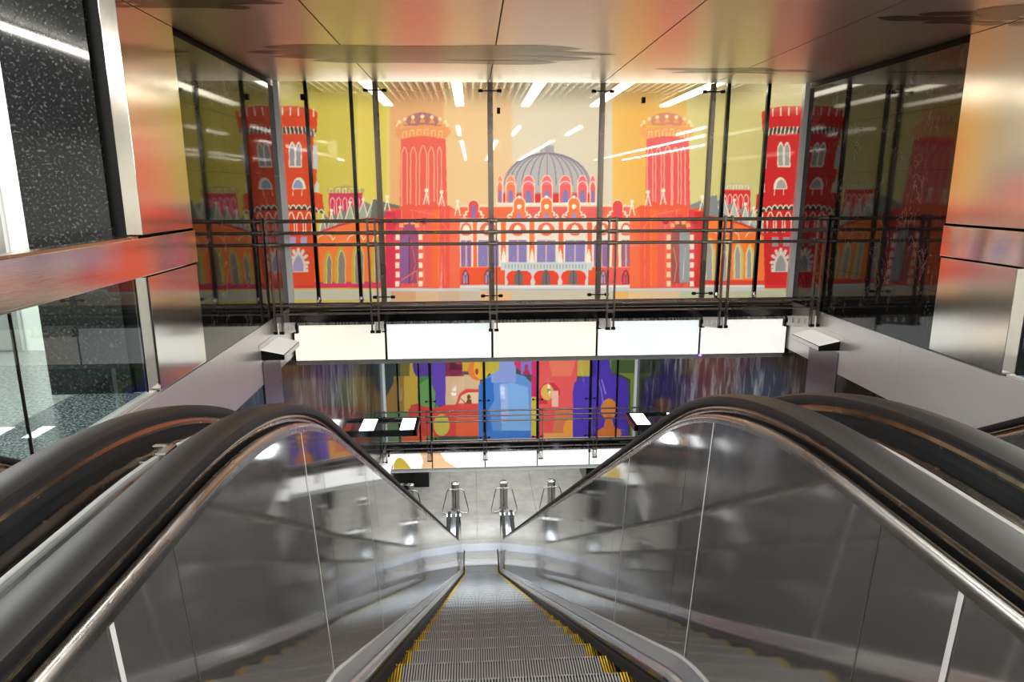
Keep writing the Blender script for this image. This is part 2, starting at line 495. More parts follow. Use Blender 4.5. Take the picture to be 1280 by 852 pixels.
# ------------------------------------------------------------------ escalators
ZU, ZLb, RU, RL_ = .04, ZF+.03, 1.5, 1.5
BI = .989
def base_path(y0, y1, n=14):
    yi = (BI-ZU)/T30; yl = (BI-ZLb)/T30; tn = RU*math.tan(PI/12); tl = RL_*math.tan(PI/12)
    out = []
    c1 = (yi-tn, ZU-RU); c2 = (yl+tl, ZLb+RL_)
    if y0 < c1[0]: out.append((y0, ZU, 0, 1))
    for k in range(n+1):
        a = PI/6*k/n
        out.append((c1[0]+RU*math.sin(a), c1[1]+RU*math.cos(a), math.sin(a), math.cos(a)))
    ya, za = out[-1][0], out[-1][1]
    ye, ze = c2[0]-RL_*.5, c2[1]-RL_*math.cos(PI/6)
    for f_ in (.006, .012, .02, .03, .05, .08, .12, .18, .26, .36, .48, .6, .72, .84, .92, .97, .99):
        out.append((ya+(ye-ya)*f_, za+(ze-za)*f_, .5, math.cos(PI/6)))
    for k in range(n, -1, -1):
        a = PI/6*k/n
        out.append((c2[0]-RL_*math.sin(a), c2[1]-RL_*math.cos(a), math.sin(a), math.cos(a)))
    if y1 > c2[0]: out.append((y1, ZLb, 0, 1))
    return out

def off_z(y, d):
    """height at y of the curve that runs d above the step noses"""
    yi = (BI-ZU)/T30; tn = RU*math.tan(PI/12); c1 = (yi-tn, ZU-RU); r = RU+d
    if y <= c1[0]: return ZU+d
    if y <= c1[0]+r*.5: return c1[1]+math.sqrt(r*r-(y-c1[0])**2)
    return BI-y*T30+d/math.cos(PI/6)

def base_z(y):
    yi = (BI-ZU)/T30; yl = (BI-ZLb)/T30; tn = RU*math.tan(PI/12); tl = RL_*math.tan(PI/12)
    c1 = (yi-tn, ZU-RU); c2 = (yl+tl, ZLb+RL_)
    if y <= c1[0]: return ZU
    if y <= c1[0]+RU*.5: return c1[1]+math.sqrt(RU*RU-(y-c1[0])**2)
    if y >= c2[0]: return ZLb
    if y >= c2[0]-RL_*.5: return c2[1]-math.sqrt(RL_*RL_-(y-c2[0])**2)
    return BI-y*T30

PITCH_E = 1.626
YEND = 18.75
def step_meshes():
    """grooved tread with yellow sides and a grooved riser; origin at the middle of the nose"""
    out = []
    for riser in (.231, .03):
        mb = MB()
        n = 84; x0 = -.5; w = 1.0/n
        for i in range(n):
            a = x0+i*w; b = a+w*.5; c = a+w
            mi = 1 if (i < 5 or i >= n-5) else 0
            h = -.011
            mb.quad((a,-.40,0),(b,-.40,0),(b,0,0),(a,0,0), mi)
            mb.quad((b,-.40,h),(c,-.40,h),(c,0,h),(b,0,h), 2)
            mb.quad((b,-.40,0),(b,-.40,h),(b,0,h),(b,0,0), 2)
            mb.quad((c,-.40,h),(c,-.40,0),(c,0,0),(c,0,h), 2)
            # riser, slightly bowed
            z = [0, -riser*.5, -riser]; y = [0, -.008, -.02]
            for k in range(2):
                mb.quad((a,y[k],z[k]),(b,y[k],z[k]),(b,y[k+1],z[k+1]),(a,y[k+1],z[k+1]), mi)
                mb.quad((b,y[k]-.008,z[k]),(c,y[k]-.008,z[k]),(c,y[k+1]-.008,z[k+1]),(b,y[k+1]-.008,z[k+1]), 2)
        out.append(mb.mesh('step', ['steel_step', 'yellow', 'groove']))
    return out

def arc_pts(cy, cz, r, a0, a1, n):
    return [(cy+r*math.cos(a0+(a1-a0)*k/n), cz+r*math.sin(a0+(a1-a0)*k/n)) for k in range(n+1)]

def make_escalator(label):
    t = empty('escalator', (0,0,0), label=label, cat='escalator', group='escalators side by side')
    m_full, m_flat = step_meshes()
    y = .30
    while y < 18.1:
        zz = base_z(y)
        drop = zz-base_z(y+.4)
        o = link('step', m_full if drop > .05 else m_flat, t)
        o.location = (0, y, zz-.005)
        y += .4
    for s in (-1, 1):
        P = base_path(-1.0, YEND)
        MB().sweep(P, [(s*.506, -.22), (s*.506, .038), (s*.512, .042)]).build('skirt', 'black_gloss', t)
        MB().sweep(P, [(s*.470, -.012), (s*.488, .010), (s*.505, .013)]).build('skirt_brush', 'black', t)
        P = base_path(-1.0, 18.25)
        dk = MB().sweep(P, [(s*.511, .041), (s*.520, .053), (s*.534, .058), (s*.5345, .052), (s*.540, .052), (s*.5405, .062), (s*.566, .103)])
        dk.build('skirt_deck', 'steel_deck', t)
        MB().sweep(P, [(s*.563, .101), (s*.566, .108), (s*.571, .108)]).build('deck_lip', 'seam', t)
        PP = base_path(-1.0, YEND-.02)
        ip = MB().sweep(PP, [(s*.570, .10), (s*.620, .872)])
        pn = ip.build('inner_panel', 'steel_inner', t, smooth=.6)
        for yy in (.88, 1.94, 3.00):
            zt0, zt1 = off_z(yy, .106), off_z(yy, .866)
            w_ = .0035 if yy > 1 else .006
            a = .0025
            MB().quad((s*(.570-a), yy-w_, zt0), (s*(.570-a), yy+w_, zt0), (s*(.620-a), yy+w_, zt1), (s*(.620-a), yy-w_, zt1)).build('seam_strip', 'seam', pn)
        yy = 1.09
        while yy < 17:
            if min(abs(yy-q) for q in (.88, 1.94, 3.0)) > .15:
                zt0, zt1 = off_z(yy, .106), off_z(yy, .866)
                MB().quad((s*(.570-.0015), yy-.0012, zt0), (s*(.570-.0015), yy+.0012, zt0), (s*(.620-.0015), yy+.0012, zt1), (s*(.620-.0015), yy-.0012, zt1)).build('panel_joint', 'groove', pn)
            yy += 1.06
        # rounded steel trim above the panel, dark gap and guide under the handrail
        tp = []
        for k in range(9):
            a = PI*k/8
            tp.append((s*(.633-.014*math.cos(a)), .878+.016*math.sin(a)))
        tp = [(s*.619, .866)]+tp+[(s*.650, .87)]
        MB().sweep(base_path(-1.0, YEND), tp).build('panel_trim', 'steel_trim', t, smooth=.9)
        HP = base_path(-1.0, 19.36)
        # handrail path goes on round both newels
        def newel(P, d):
            out = list(P)
            y1, z1 = P[-1][0], P[-1][1]
            rr = .30
            for k in range(1, 13):
                a = PI*k/12
                out.append((y1+math.sin(a)*(rr), z1+0, math.sin(a), math.cos(a)))
            return out
        def nl(P):
            cz = P[-1][1]+.952-.30; y1 = P[-1][0]
            lo = []
            for k in range(1, 13):
                a = PI*.96*k/12
                ny, nz = math.sin(a), math.cos(a)
                lo.append((y1-ny*.652, cz-nz*.652, ny, nz))
            cz0 = P[0][1]+.952-.30; y0 = P[0][0]
            hi = []
            for k in range(12, 0, -1):
                a = PI*.96*k/12
                ny, nz = -math.sin(a), math.cos(a)
                hi.append((y0-ny*.652, cz0-nz*.652, ny, nz))
            return hi+list(P)+lo
        HN = nl(HP)
        uc = .678
        hr = []
        for (du, dd) in ((-.030,.918),(-.0415,.922),(-.0445,.934),(-.040,.946),(-.026,.9515),(0,.953),(.026,.9515),(.040,.946),(.0445,.934),(.0415,.922),(.030,.918)):
            hr.append((s*(uc+du), dd))
        MB().sweep(HN, hr, closed=True).build('handrail', 'rubber', t, smooth=.8)
        MB().sweep(HN, [(s*(uc-.028), .925), (s*(uc-.0335), .914), (s*(uc-.0335), .908), (s*(uc-.026), .905), (s*(uc-.026), .898), (s*(uc+.026), .898), (s*(uc+.0335), .908), (s*(uc+.028), .925)]).build('handrail_guide', 'brass_guide', t, smooth=.5)
        MB().sweep(HN, [(s*(uc-.022), .905), (s*(uc-.022), .87), (s*(uc+.022), .87), (s*(uc+.022), .905)]).build('guide_gap', 'black', t)
        # half of the deck between two escalators
        dc = MB().sweep(base_path(-1.0, 19.42), [(s*(uc-.03), .874), (s*(uc+.045), .876), (s*(PITCH_E/2-.003), .886)])
        dc.build('deck_cover', 'deck_mirror', t)
        MB().sweep(base_path(-1.0, 19.42), [(s*(PITCH_E/2-.006), .884), (s*(PITCH_E/2-.006), .892), (s*PITCH_E/2, .893)]).build('deck_strip', 'grey_paint', t)
        # newel faces
        for (yc, zc, sg) in ((19.36, ZLb+.652, 1), (-1.0, ZU+.652, -1)):
            nw = MB()
            ring = arc_pts(yc, zc, .25, PI/2, -PI/2, 14) if sg > 0 else arc_pts(yc, zc, .25, PI/2, PI*1.5, 14)
            p = ring + [(yc, zc-.25), (yc-.15*sg, zc-.652), (yc-.15*sg, zc+.24)]
            n = len(p); n0 = len(nw.v)
            nw.v += [(s*.60, a, b) for a, b in p] + [(s*.76, a, b) for a, b in p]
            nw.f += [tuple(range(n0, n0+n)), tuple(range(n0+n, n0+2*n))]; nw.m += [0, 0]
            for k in range(n):
                k2 = (k+1) % n
                nw.f.append((n0+k, n0+k2, n0+n+k2, n0+n+k)); nw.m.append(0)
            nw.build('newel', 'steel_inner', t)
        bo = MB()
        bo.lathe([(.022, 0), (.022, .01)], (s*(PITCH_E/2-.045), 19.30, ZLb+.884), 10)
        bo.build('deck_bolt', 'black', t)
    MB().box(-.5, .5, 17.95, 18.72, ZF-.02, ZF+.032).build('comb_plate', 'steel_deck', t)
    MB().box(-.5, .5, 17.9, 17.97, ZF+.0, ZF+.034).build('comb', 'steel_step', t)
    MB().box(-.5, .5, 18.30, 18.32, ZF+.03, ZF+.0335).build('comb_line', 'yellow', t)
    MB().box(-.5, .5, -1.0, -.1, -.02, .042).build('comb_plate', 'steel_deck', t)
    return t

EX = [.105-PITCH_E, .105, .105+PITCH_E, .105+2*PITCH_E]
esc = make_escalator('steel escalator in the middle with grey steps and yellow step edges running down ahead')
esc.location.x = EX[1]
for x, lab in ((EX[0], 'steel escalator along the left wall, its steps hidden behind two black handrails'),
               (EX[2], 'steel escalator next to the middle one on the right, second from the right wall'),
               (EX[3], 'steel escalator along the right wall, only tip of its handrail showing')):
    c = copy_tree(esc); c.location.x = x; c['label'] = lab
# small white clip on the deck between the two left handrails
cl = MB()
cl.box(-.012, .012, -.03, .03, 0, .012).box(-.04, .0, .02, .034, 0, .012).box(-.035, -.01, -.06, -.04, 0, .006)
o = bevel(cl.build('deck_clip', 'chrome', label='small pale metal clip on the deck between the two left handrails', cat='clip'), .002)
o.location = (.105-PITCH_E/2+.01, 1.50, .915)

# ------------------------------------------------------------------ bridges: railing, brackets, fascia, posts
def bridge(dy, dz, where, lower):
    up = 'lower' if lower else 'upper'
    rl = empty('railing', (.94, 8.1+dy, dz), label='steel railing of three upper and two lower bars on the %s bridge' % where, cat='railing')
    px = [-2.30, -1.17, .235, 1.65, 3.04, 4.19]
    for i, x in enumerate(px):
        p = MB()
        for d in (-.042, .042):
            p.box(x-.94+d-.008, x-.94+d+.008, -.03, .03, -.19, 1.17)
        p.box(x-.94-.05, x-.94+.05, -.012, .012, .02, .05)
        post = p.build('post', 'steel_rail', rl)
        for z in (1.129, .995, .860):
            MB().tube([(x-.94-.06, 0, z), (x-.94+.06, 0, z)], .027, 10).build('rail_collar', 'steel_rail', post)
        for sgn in (-.2, .2):
            MB().tube([(x-.94+sgn-.02, 0, .157), (x-.94+sgn+.02, 0, .157)], .022, 8).build('rail_collar', 'steel_rail', post)
        # cantilever bracket plate with holes
        b = MB()
        far, near = .765, -.05
        for d in (-.055, .055):
            n = 4
            for k in range(n):
                pass
        th = .008
        ztf, zbf, ztn, zbn = -.195, -.32, -.045, -.19
        nh = 5
        def at(t):
            return far+(near-far)*t, ztf+(ztn-ztf)*t, zbf+(zbn-zbf)*t
        cells = []
        for k in range(nh):
            cells.append(((k+.30)/nh, (k+.62)/nh))
        edges = [0.0]
        for a, b2 in cells: edges += [a, b2]
        edges.append(1.0)
        sx = x-.94 - (.0)
        for k in range(len(edges)-1):
            (ya, ta, ba), (yb, tb, bb) = at(edges[k]), at(edges[k+1])
            strips = [(0, 1)] if k % 2 == 0 else [(0, .25), (.72, 1)]
            for (u, v) in strips:
                z = lambda t_, b_, q: t_+(b_-t_)*q
                lo = [(sx-th, ya, z(ta,ba,v)), (sx+th, ya, z(ta,ba,v)), (sx+th, yb, z(tb,bb,v)), (sx-th, yb, z(tb,bb,v))]
                hi = [(sx-th, ya, z(ta,ba,u)), (sx+th, ya, z(ta,ba,u)), (sx+th, yb, z(tb,bb,u)), (sx-th, yb, z(tb,bb,u))]
                b.hexa(lo, hi)
        b.build('bracket', 'white_wall' if not lower else 'chrome', rl)
        e = MB().box(sx-.03, sx+.03, .70, .765, -.33, -.19)
        e.build('bracket_fixing', 'black', rl)
        MB().tube([(sx-.06, -.03, -.17), (sx+.06, -.03, -.17)], .018, 8).build('bracket_pin', 'black', rl)
    for z, r in ((1.129, .021), (.995, .019), (.860, .019), (.157, .014), (.050, .012)):
        MB().tube([(L-.94+.02, 0, z), (R-.94-.02, 0, z)], r, 12).build('rail', 'steel_rail', rl, smooth=.8)
    # ledge under the glass: steel tube, black recess and thin steel edge
    MB().tube([(L+.01, 8.86+dy, .012+dz), (R-.01, 8.86+dy, .012+dz)], .05, 18).build('trim_%s_ledge' % up, 'steel_rail', kind='structure', smooth=.8)
    MB().box(L+.01, R-.01, 8.80+dy, 9.0+dy, -.185+dz, -.04+dz).build('trim_%s_recess' % up, 'black_gloss', kind='structure')
    MB().box(L+.01, R-.01, 8.80+dy, 8.95+dy, -.225+dz, -.19+dz).build('trim_%s_edge' % up, 'steel_trim', kind='structure')
    MB().box(L-.1, R+.1, 8.93+dy, 9.02+dy, -.72+dz, -.04+dz).build('wall_%s_bulkhead' % up, 'black', kind='structure')
    xs = [L+.02] + list(POSTX) + [R-.02]
    order = ['leftmost', 'second from the left', 'middle', 'second from the right', 'rightmost']
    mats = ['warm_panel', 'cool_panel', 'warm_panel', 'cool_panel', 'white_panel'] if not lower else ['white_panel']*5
    for i, (a, b) in enumerate(zip(xs[:-1], xs[1:])):
        cx = (a+b)/2
        f = empty('fascia_panel', (cx, 8.88+dy, dz), label='%s of the five glowing white panels below the %s bridge railing' % (order[i], where), cat='panel', group='white panels of the %s bridge' % where)
        w2 = (b-a)/2-.016
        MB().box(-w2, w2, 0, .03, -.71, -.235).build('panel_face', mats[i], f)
        MB().box(-w2-.006, w2+.006, .012, .045, -.718, -.227).build('panel_frame', 'steel_trim', f)
        if lower and i == 0:  # yellow and orange shapes lie on the first two lower panels
            pr = MB()
            pts = []
            for k in range(13):
                t_ = k/12
                pts.append((-.43+.62*t_, -.001, -.705+.42*math.sin(PI*min(1, t_*1.25+.08))**.8*(1-.75*t_)))
            pr.poly([(.19, -.001, -.705), (-.43, -.001, -.705)]+pts[:-1])
            pr.build('yellow_shape', 'yellow_shape', f)
            MB().poly([(.30,-.001,-.705), (.36,-.001,-.5), (.27,-.001,-.24), (w2,-.001,-.24), (w2,-.001,-.705)]).build('orange_shape', 'orange_shape', f)
        if lower and i == 1:
            MB().poly([(-w2,-.001,-.705), (-w2,-.001,-.24), (-w2+.18,-.001,-.24), (-w2+.33,-.001,-.5), (-w2+.62,-.001,-.705)]).build('orange_shape', 'orange_shape', f)
    # posts that carry the glass
    top = HC if not lower else 4.26
    pos = ['first', 'second', 'third', 'fourth']
    for i, x in enumerate(POSTX):
        p = empty('steel_post', (x, 8.90+dy, dz), label='broad steel post between panes of the %s mural, %s from the left' % (up, pos[i]), cat='post', group='broad posts of the %s mural' % up)
        q = MB().box(-.026, .026, -.02, .04, .06, top)
        q.box(-.034, -.026, -.006, .03, .06, top).box(.026, .034, -.006, .03, .06, top)
        q.build('shaft', 'steel_rail' if not lower else 'black_gloss', p)
        for z in ((2.66, .12) if not lower else (3.4, 1.15, .12)):
            c = MB().tube([(-.115, -.015, z), (.115, -.015, z)], .008, 8)
            for xx in (-.115, .115): c.lathe([(.026, 0), (.03, .01), (.03, .03), (.02, .036)], (xx, -.015, z-.018), 12)
            c.build('spider_fitting', 'black', p)
    for i, x in enumerate(SPOSTX):
        p = empty('slim_post', (x, 8.88+dy, dz), label='slim black rod in front of the %s mural, %s from the left' % (up, pos[i]), cat='rod', group='slim rods of the %s mural' % up)
        MB().box(-.022, .022, -.02, .03, .10, top).build('shaft', 'black_gloss', p)
        MB().lathe([(.012, -.05), (.034, -.03), (.036, .0), (.028, .03), (.01, .045)], (0, 0, .10), 14).build('foot_knob', 'chrome', p)
bridge(0, 0, 'upper', False)
bridge(DY, DZ, 'lower', True)

# ------------------------------------------------------------------ wall lamps
def wall_lamp(X, s, dy, dz, label):
    t = empty('wall_lamp', (X, 7.9+dy, dz), label=label, cat='lamp', group='wedge lamps on the side walls')
    w_ = .252
    def P(d, y, z): return (s*d, y-7.9, z)
    lo = [P(0, 7.56, -.372), P(w_, 7.56, -.372), P(w_, 8.25, -.372), P(0, 8.25, -.372)]
    hi = [P(0, 7.56, -.258), P(w_, 7.56, -.312), P(w_, 8.25, -.312), P(0, 8.25, -.258)]
    bevel(MB().hexa(lo, hi).build('housing', 'black', t, recalc=True), .003)
    tz = .002
    lo = [P(.004, 7.565, -.259), P(w_-.004, 7.565, -.312), P(w_-.004, 8.245, -.312), P(.004, 8.245, -.259)]
    hi = [(a, b, c+.006) for a, b, c in lo]
    MB().hexa(lo, hi).build('top_plate', 'lamp_soft', t, recalc=True)
    MB().hexa([P(w_-.001, 7.57, -.366), P(w_+.004, 7.57, -.366), P(w_+.004, 8.24, -.366), P(w_-.001, 8.24, -.366)],
              [P(w_-.001, 7.57, -.318), P(w_+.004, 7.57, -.318), P(w_+.004, 8.24, -.318), P(w_-.001, 8.24, -.318)]).build('end_plate', 'steel_band', t, recalc=True)
    MB().hexa([P(-.002, 7.50, -.26), P(.006, 7.50, -.26), P(.006, 8.31, -.26), P(-.002, 8.31, -.26)],
              [P(-.002, 7.50, -.19), P(.006, 7.50, -.19), P(.006, 8.31, -.19), P(-.002, 8.31, -.19)]).build('wall_plate', 'steel_band', t, recalc=True)
wall_lamp(L, 1, 0, 0, 'wedge wall lamp on the left wall level with the upper bridge')
wall_lamp(R, -1, 0, 0, 'wedge wall lamp on the right wall level with the upper bridge')
wall_lamp(L, 1, DY, DZ, 'wedge wall lamp at the left end of the lower bridge')
wall_lamp(R, -1, DY, DZ, 'wedge wall lamp hidden at the right end of the lower bridge')

def beam_lamp(X, s, label):
    t = empty('frame_lamp', (X, 12.38, -2.85), label=label, cat='lamp', group='open frame lamps over the escalators')
    def bx(mb, d0, d1, y0, y1, z0, z1):
        a, b = s*d0, s*d1
        return mb.box(min(a, b), max(a, b), y0-12.38, y1-12.38, z0, z1)
    f = MB()
    bx(f, 0, 1.28, 12.0, 12.06, -.10, .01); bx(f, 0, 1.28, 12.68, 12.75, -.06, .01)
    bx(f, 1.22, 1.30, 12.0, 12.75, -.10, .01)
    bevel(f.build('frame', 'black_gloss', t))
    q = MB(); bx(q, -.005, .012, 11.75, 12.8, -.10, .14); q.build('wall_plate', 'chrome', t)
    for d in (.24, .98):
        q = MB(); bx(q, d-.02, d+.27, 12.05, 12.69, -.06, .0); q.build('light_box', 'black', t)
        q = MB(); bx(q, d, d+.25, 12.06, 12.68, .0, .012); q.build('light_panel', 'lamp_glow', t)
beam_lamp(L, 1, 'open black frame lamp with two bright squares, projecting from the left wall')
beam_lamp(R, -1, 'open black frame lamp with bright squares, behind the right-hand middle handrail')

# ------------------------------------------------------------------ bollards in the lower hall
def bollard():
    t = empty('bollard', (0,0,0), cat='bollard', group='steel bollards at the foot of the escalators')
    p = MB().lathe([(.15, 0), (.15, .02), (.135, .03), (.135, .90), (.14, .905), (.14, .94)], seg=32)
    p.build('post', 'steel_trim', t, smooth=.6)
    MB().lathe([(.14, .94), (.14, .955), (.12, .97), (.03, .975)], seg=32).build('cap', 'chrome', t, smooth=.6)
    MB().box(-.012, .012, -.150, -.13, .12, .72).build('slot', 'black', t)
    # bent guard rail that leans towards the escalators
    pts = [(-.16, -.33, .06), (-.30, -.36, .03), (-.42, -.34, .06), (-.43, -.32, .14), (-.28, -.17, .72), (-.24, -.15, .78), (-.18, -.15, .80), (.18, -.15, .80), (.24, -.15, .78), (.28, -.17, .72), (.43, -.32, .14), (.42, -.34, .06), (.30, -.36, .03), (.16, -.33, .06)]
    MB().tube(pts, .018, 10).build('guard_rail', 'chrome', t, smooth=.9)
    MB().box(-.18, .18, -.165, -.12, .785, .81).build('guard_clamp', 'chrome', t)
    return t
b0 = bollard()
bx_ = [EX[0]-PITCH_E/2+.1, EX[0]+PITCH_E/2, EX[1]+PITCH_E/2, EX[2]+PITCH_E/2, EX[3]+PITCH_E/2]
labs = ['steel bollard half hidden at the left side of the lower hall, beside the dark plinth',
        'steel bollard with guard rail beyond the left handrails of the middle escalator',
        'steel bollard with guard rail beyond the right handrails of the middle escalator',
        'steel bollard with guard rail partly covered by the sloping right balustrade',
        'steel bollard near the right wall of the lower hall, behind the right balustrade']
for i, (x, lb) in enumerate(zip(bx_, labs)):
    o = b0 if i == 0 else copy_tree(b0)
    o.location = (x-.0, 21.55, ZF); o['label'] = lb

# ------------------------------------------------------------------ printed murals
class Canvas:
    def __init__(s, x0, y0, x1, y1, ss=3):
        s.x0, s.y0, s.ss = x0, y0, ss
        s.w, s.h = int((x1-x0)*ss), int((y1-y0)*ss)
        s.a = np.zeros((s.h, s.w, 3), np.float32)
    def _box(s, xs, ys, pad=1):
        i0 = max(0, int((min(xs)-s.x0)*s.ss)-pad); i1 = min(s.w, int((max(xs)-s.x0)*s.ss)+pad+1)
        j0 = max(0, int((min(ys)-s.y0)*s.ss)-pad); j1 = min(s.h, int((max(ys)-s.y0)*s.ss)+pad+1)
        if i1 <= i0 or j1 <= j0: return None
        X = s.x0+(np.arange(i0, i1)+.5)/s.ss; Y = s.y0+(np.arange(j0, j1)+.5)/s.ss
        return i0, i1, j0, j1, X[None, :], Y[:, None]
    def _mix(s, b, m, c, al):
        i0, i1, j0, j1 = b
        t = s.a[j0:j1, i0:i1]
        k = (m*al)[..., None]
        s.a[j0:j1, i0:i1] = t*(1-k)+np.array(c, np.float32)*k
    def poly(s, pts, c, al=1.0):
        B = s._box([p[0] for p in pts], [p[1] for p in pts])
        if not B: return
        i0, i1, j0, j1, X, Y = B
        ins = np.zeros((j1-j0, i1-i0), bool)
        n = len(pts)
        for k in range(n):
            xa, ya = pts[k]; xb, yb = pts[(k+1) % n]
            if ya == yb: continue
            cond = (ya > Y) != (yb > Y)
            xi = (xb-xa)*(Y-ya)/(yb-ya)+xa
            ins ^= cond & (X < xi)
        s._mix((i0, i1, j0, j1), ins.astype(np.float32), c, al)
    def rect(s, x0, y0, x1, y1, c, al=1.0): s.poly([(x0,y0),(x1,y0),(x1,y1),(x0,y1)], c, al)
    def ell(s, cx, cy, rx, ry, c, al=1.0, a0=0, a1=2*PI, n=40):
        s.poly([(cx+rx*math.cos(a0+(a1-a0)*k/n), cy+ry*math.sin(a0+(a1-a0)*k/n)) for k in range(n+1)], c, al)
    def line(s, pts, w_, c, al=1.0):
        for (xa, ya), (xb, yb) in zip(pts[:-1], pts[1:]):
            B = s._box([xa, xb], [ya, yb], pad=int(w_*s.ss)+2)
            if not B: continue
            i0, i1, j0, j1, X, Y = B
            dx, dy = xb-xa, yb-ya; q = dx*dx+dy*dy+1e-9
            t = np.clip(((X-xa)*dx+(Y-ya)*dy)/q, 0, 1)
            d = np.sqrt((X-xa-t*dx)**2+(Y-ya-t*dy)**2)
            m = np.clip((w_/2-d)*s.ss+.5, 0, 1)
            s._mix((i0, i1, j0, j1), m, c, al)
    def lancet(s, x0, x1, yt, yb, c, al=1.0, line=None, lw=1.0, k=.7):
        cx = (x0+x1)/2; hw = (x1-x0)/2; hh = (x1-x0)*k
        hh = min(hh, (yb-yt)*.7)
        p = [(x0, yb), (x0, yt+hh)]
        for i in range(1, 10):
            t = i/10; p.append((x0+hw*t, yt+hh*(1-t**.55) if False else yt+hh*(1-math.sin(t*PI/2)**.9)))
        p.append((cx, yt))
        for i in range(9, 0, -1):
            t = i/10; p.append((x1-hw*t, yt+hh*(1-math.sin(t*PI/2)**.9)))
        p += [(x1, yt+hh), (x1, yb)]
        if c is not None: s.poly(p, c, al)
        if line is not None: s.line(p, lw, line)
    def sample(s, px, py):
        u = np.clip((px-s.x0)*s.ss-.5, 0, s.w-1.001); v = np.clip((py-s.y0)*s.ss-.5, 0, s.h-1.001)
        i = u.astype(int); j = v.astype(int); fu = (u-i)[..., None]; fv = (v-j)[..., None]
        A = s.a
        return A[j, i]*(1-fu)*(1-fv)+A[j, i+1]*fu*(1-fv)+A[j+1, i]*(1-fu)*fv+A[j+1, i+1]*fu*fv

def draw_palace():
    c = Canvas(325, 95, 1030, 392)
    WH = (244,236,222); CR = (236,214,178)
    # bands of background colour
    stops = [(325,(192,182,74)),(400,(203,190,76)),(446,(205,194,80)),(448,(224,208,92)),(478,(210,198,80)),(486,(222,206,110)),(489,(226,168,118)),(553,(226,166,118)),(556,(226,190,140)),(638,(222,190,148)),(642,(214,204,184)),(690,(208,204,190)),(750,(208,202,186)),(764,(212,206,192)),(767,(232,184,92)),(800,(228,172,78)),(856,(226,180,92)),(860,(212,206,140)),(900,(204,198,130)),(1030,(190,186,124))]
    xs = c.x0+(np.arange(c.w)+.5)/c.ss
    for ch in range(3):
        c.a[:, :, ch] = np.interp(xs, [s[0] for s in stops], [s[1][ch] for s in stops])[None, :]
    # ground
    c.rect(325, 362, 1030, 392, (186,190,186))
    for x0, x1, col in ((345,400,(178,184,180)),(400,482,(186,190,178)),(489,520,(206,160,124)),(520,548,(214,178,148)),(548,575,(196,170,150)),(575,600,(190,180,172)),(600,640,(222,180,138)),(640,756,(196,190,178)),(766,785,(232,176,100)),(785,812,(220,192,150)),(812,850,(214,190,158)),(850,1030,(182,190,172))):
        c.rect(x0, 364, x1, 392, col)
    c.rect(345, 375, 480, 392, (200,186,66)); c.rect(870, 374, 1000, 392, (206,198,96))
    # small red side towers
    for (x0, x1, yt, colb, colc) in ((411, 453, 241, (204,44,84), (176,166,84)), (901, 938, 237, (214,40,44), (190,190,150))):
        cx = (x0+x1)/2
        c.poly([(x0-3, yt-5), (cx, yt-10), (x1+3, yt-5), (x1+1, yt+2), (x0-1, yt+2)], colc)
        for k in range(5):
            q = x0+(x1-x0)*(k+.1)/5
            c.line([(q, yt), (q, yt-5), (q+4, yt-5.5), (q+4.2, yt)], .7, WH)
        c.rect(x0, yt, x1, 275, colb)
        for k in range(5):
            q = x0+2+(x1-x0-3)*k/5
            c.lancet(q, q+5, yt+6, 280, None, line=(250,200,200), lw=.9)
    # grey pointed roofs and white pins
    for peaks in ([(404,267,262),(414.5,265,0),(425,261,0),(437.5,255,0),(454,251,0),(467,248,0),(482,252,0)], [(952,265,0),(942,262,0),(932,257,0),(918,252,0),(905,247,0),(893,243,0),(880,249,0)]):
        gr = (110,122,112) if peaks[0][0] < 600 else (128,140,148)
        sg = 1 if peaks[0][0] < 600 else -1
        for i, (x, y, _) in enumerate(peaks):
            w_ = 8+i*1.5
            c.poly([(x-w_*.7, y+26), (x, y), (x+w_*.9*sg+ (w_*.0), y+6), (x+w_*1.3, y+30)], gr)
            c.poly([(x-w_*.6, y+26), (x, y), (x+w_*.5, y+26)], (150,160,146) if sg > 0 else (176,186,186))
            c.line([(x-w_*.6, y+24), (x, y), (x+w_*.5, y+24)], 1.1, WH)
            if i < 5: c.ell(x, y-2, 2.1, 2.1, WH)
    c.poly([(466,249),(500,257),(496,282),(462,282)], (92,104,92))
    c.poly([(862,256),(896,243),(900,282),(862,282)], (120,132,140))
    # curved orange side walls
    OW = (236,112,52)
    c.poly([(392,296),(405,288),(425,281),(450,275),(488,270),(488,360),(392,360)], OW)
    c.line([(392,296),(405,288),(425,281),(450,275),(488,270)], 2.6, (190,40,70))
    c.poly([(875,268),(900,273),(925,279),(945,287),(958,296),(958,358),(875,358)], (240,116,50))
    c.line([(875,268),(900,273),(925,279),(945,287),(958,296)], 2.6, (206,44,40))
    c.rect(392, 352, 488, 360, (206,44,90)); c.rect(875, 350, 958, 357, (222,60,50))
    for x0 in (396, 434, 466): c.line([(x0,301),(x0+2,296),(x0+10,292),(x0+18,295),(x0+20,300),(x0+23,296)], 1.3, CR)
    for x0 in (880, 905, 932): c.line([(x0,296),(x0+4,290),(x0+12,289),(x0+18,293),(x0+19,299)], 1.3, CR)
    for (x0, x1, yt, yb) in ((406,414,316,354),(420,431,311,354),(441,454,304,354),(466,478,300,352)):
        c.lancet(x0-1.5, x1+1.5, yt-3, yb+.5, (184,166,50), k=1.2); c.lancet(x0+2.5, x1+.5, yt+2, yb, (126,118,116), line=(222,206,150), lw=.8, k=1.3)
    for (x0, x1, yt, yb) in ((882,893,300,350),(903,911,300,350),(918,928,305,348),(933,942,308,347)):
        c.lancet(x0-1.5, x1+1.5, yt-3, yb+.5, (206,190,110), k=1.2); c.lancet(x0+.5, x1-2.5, yt+2, yb, (150,152,160), line=(240,226,200), lw=.8, k=1.3)
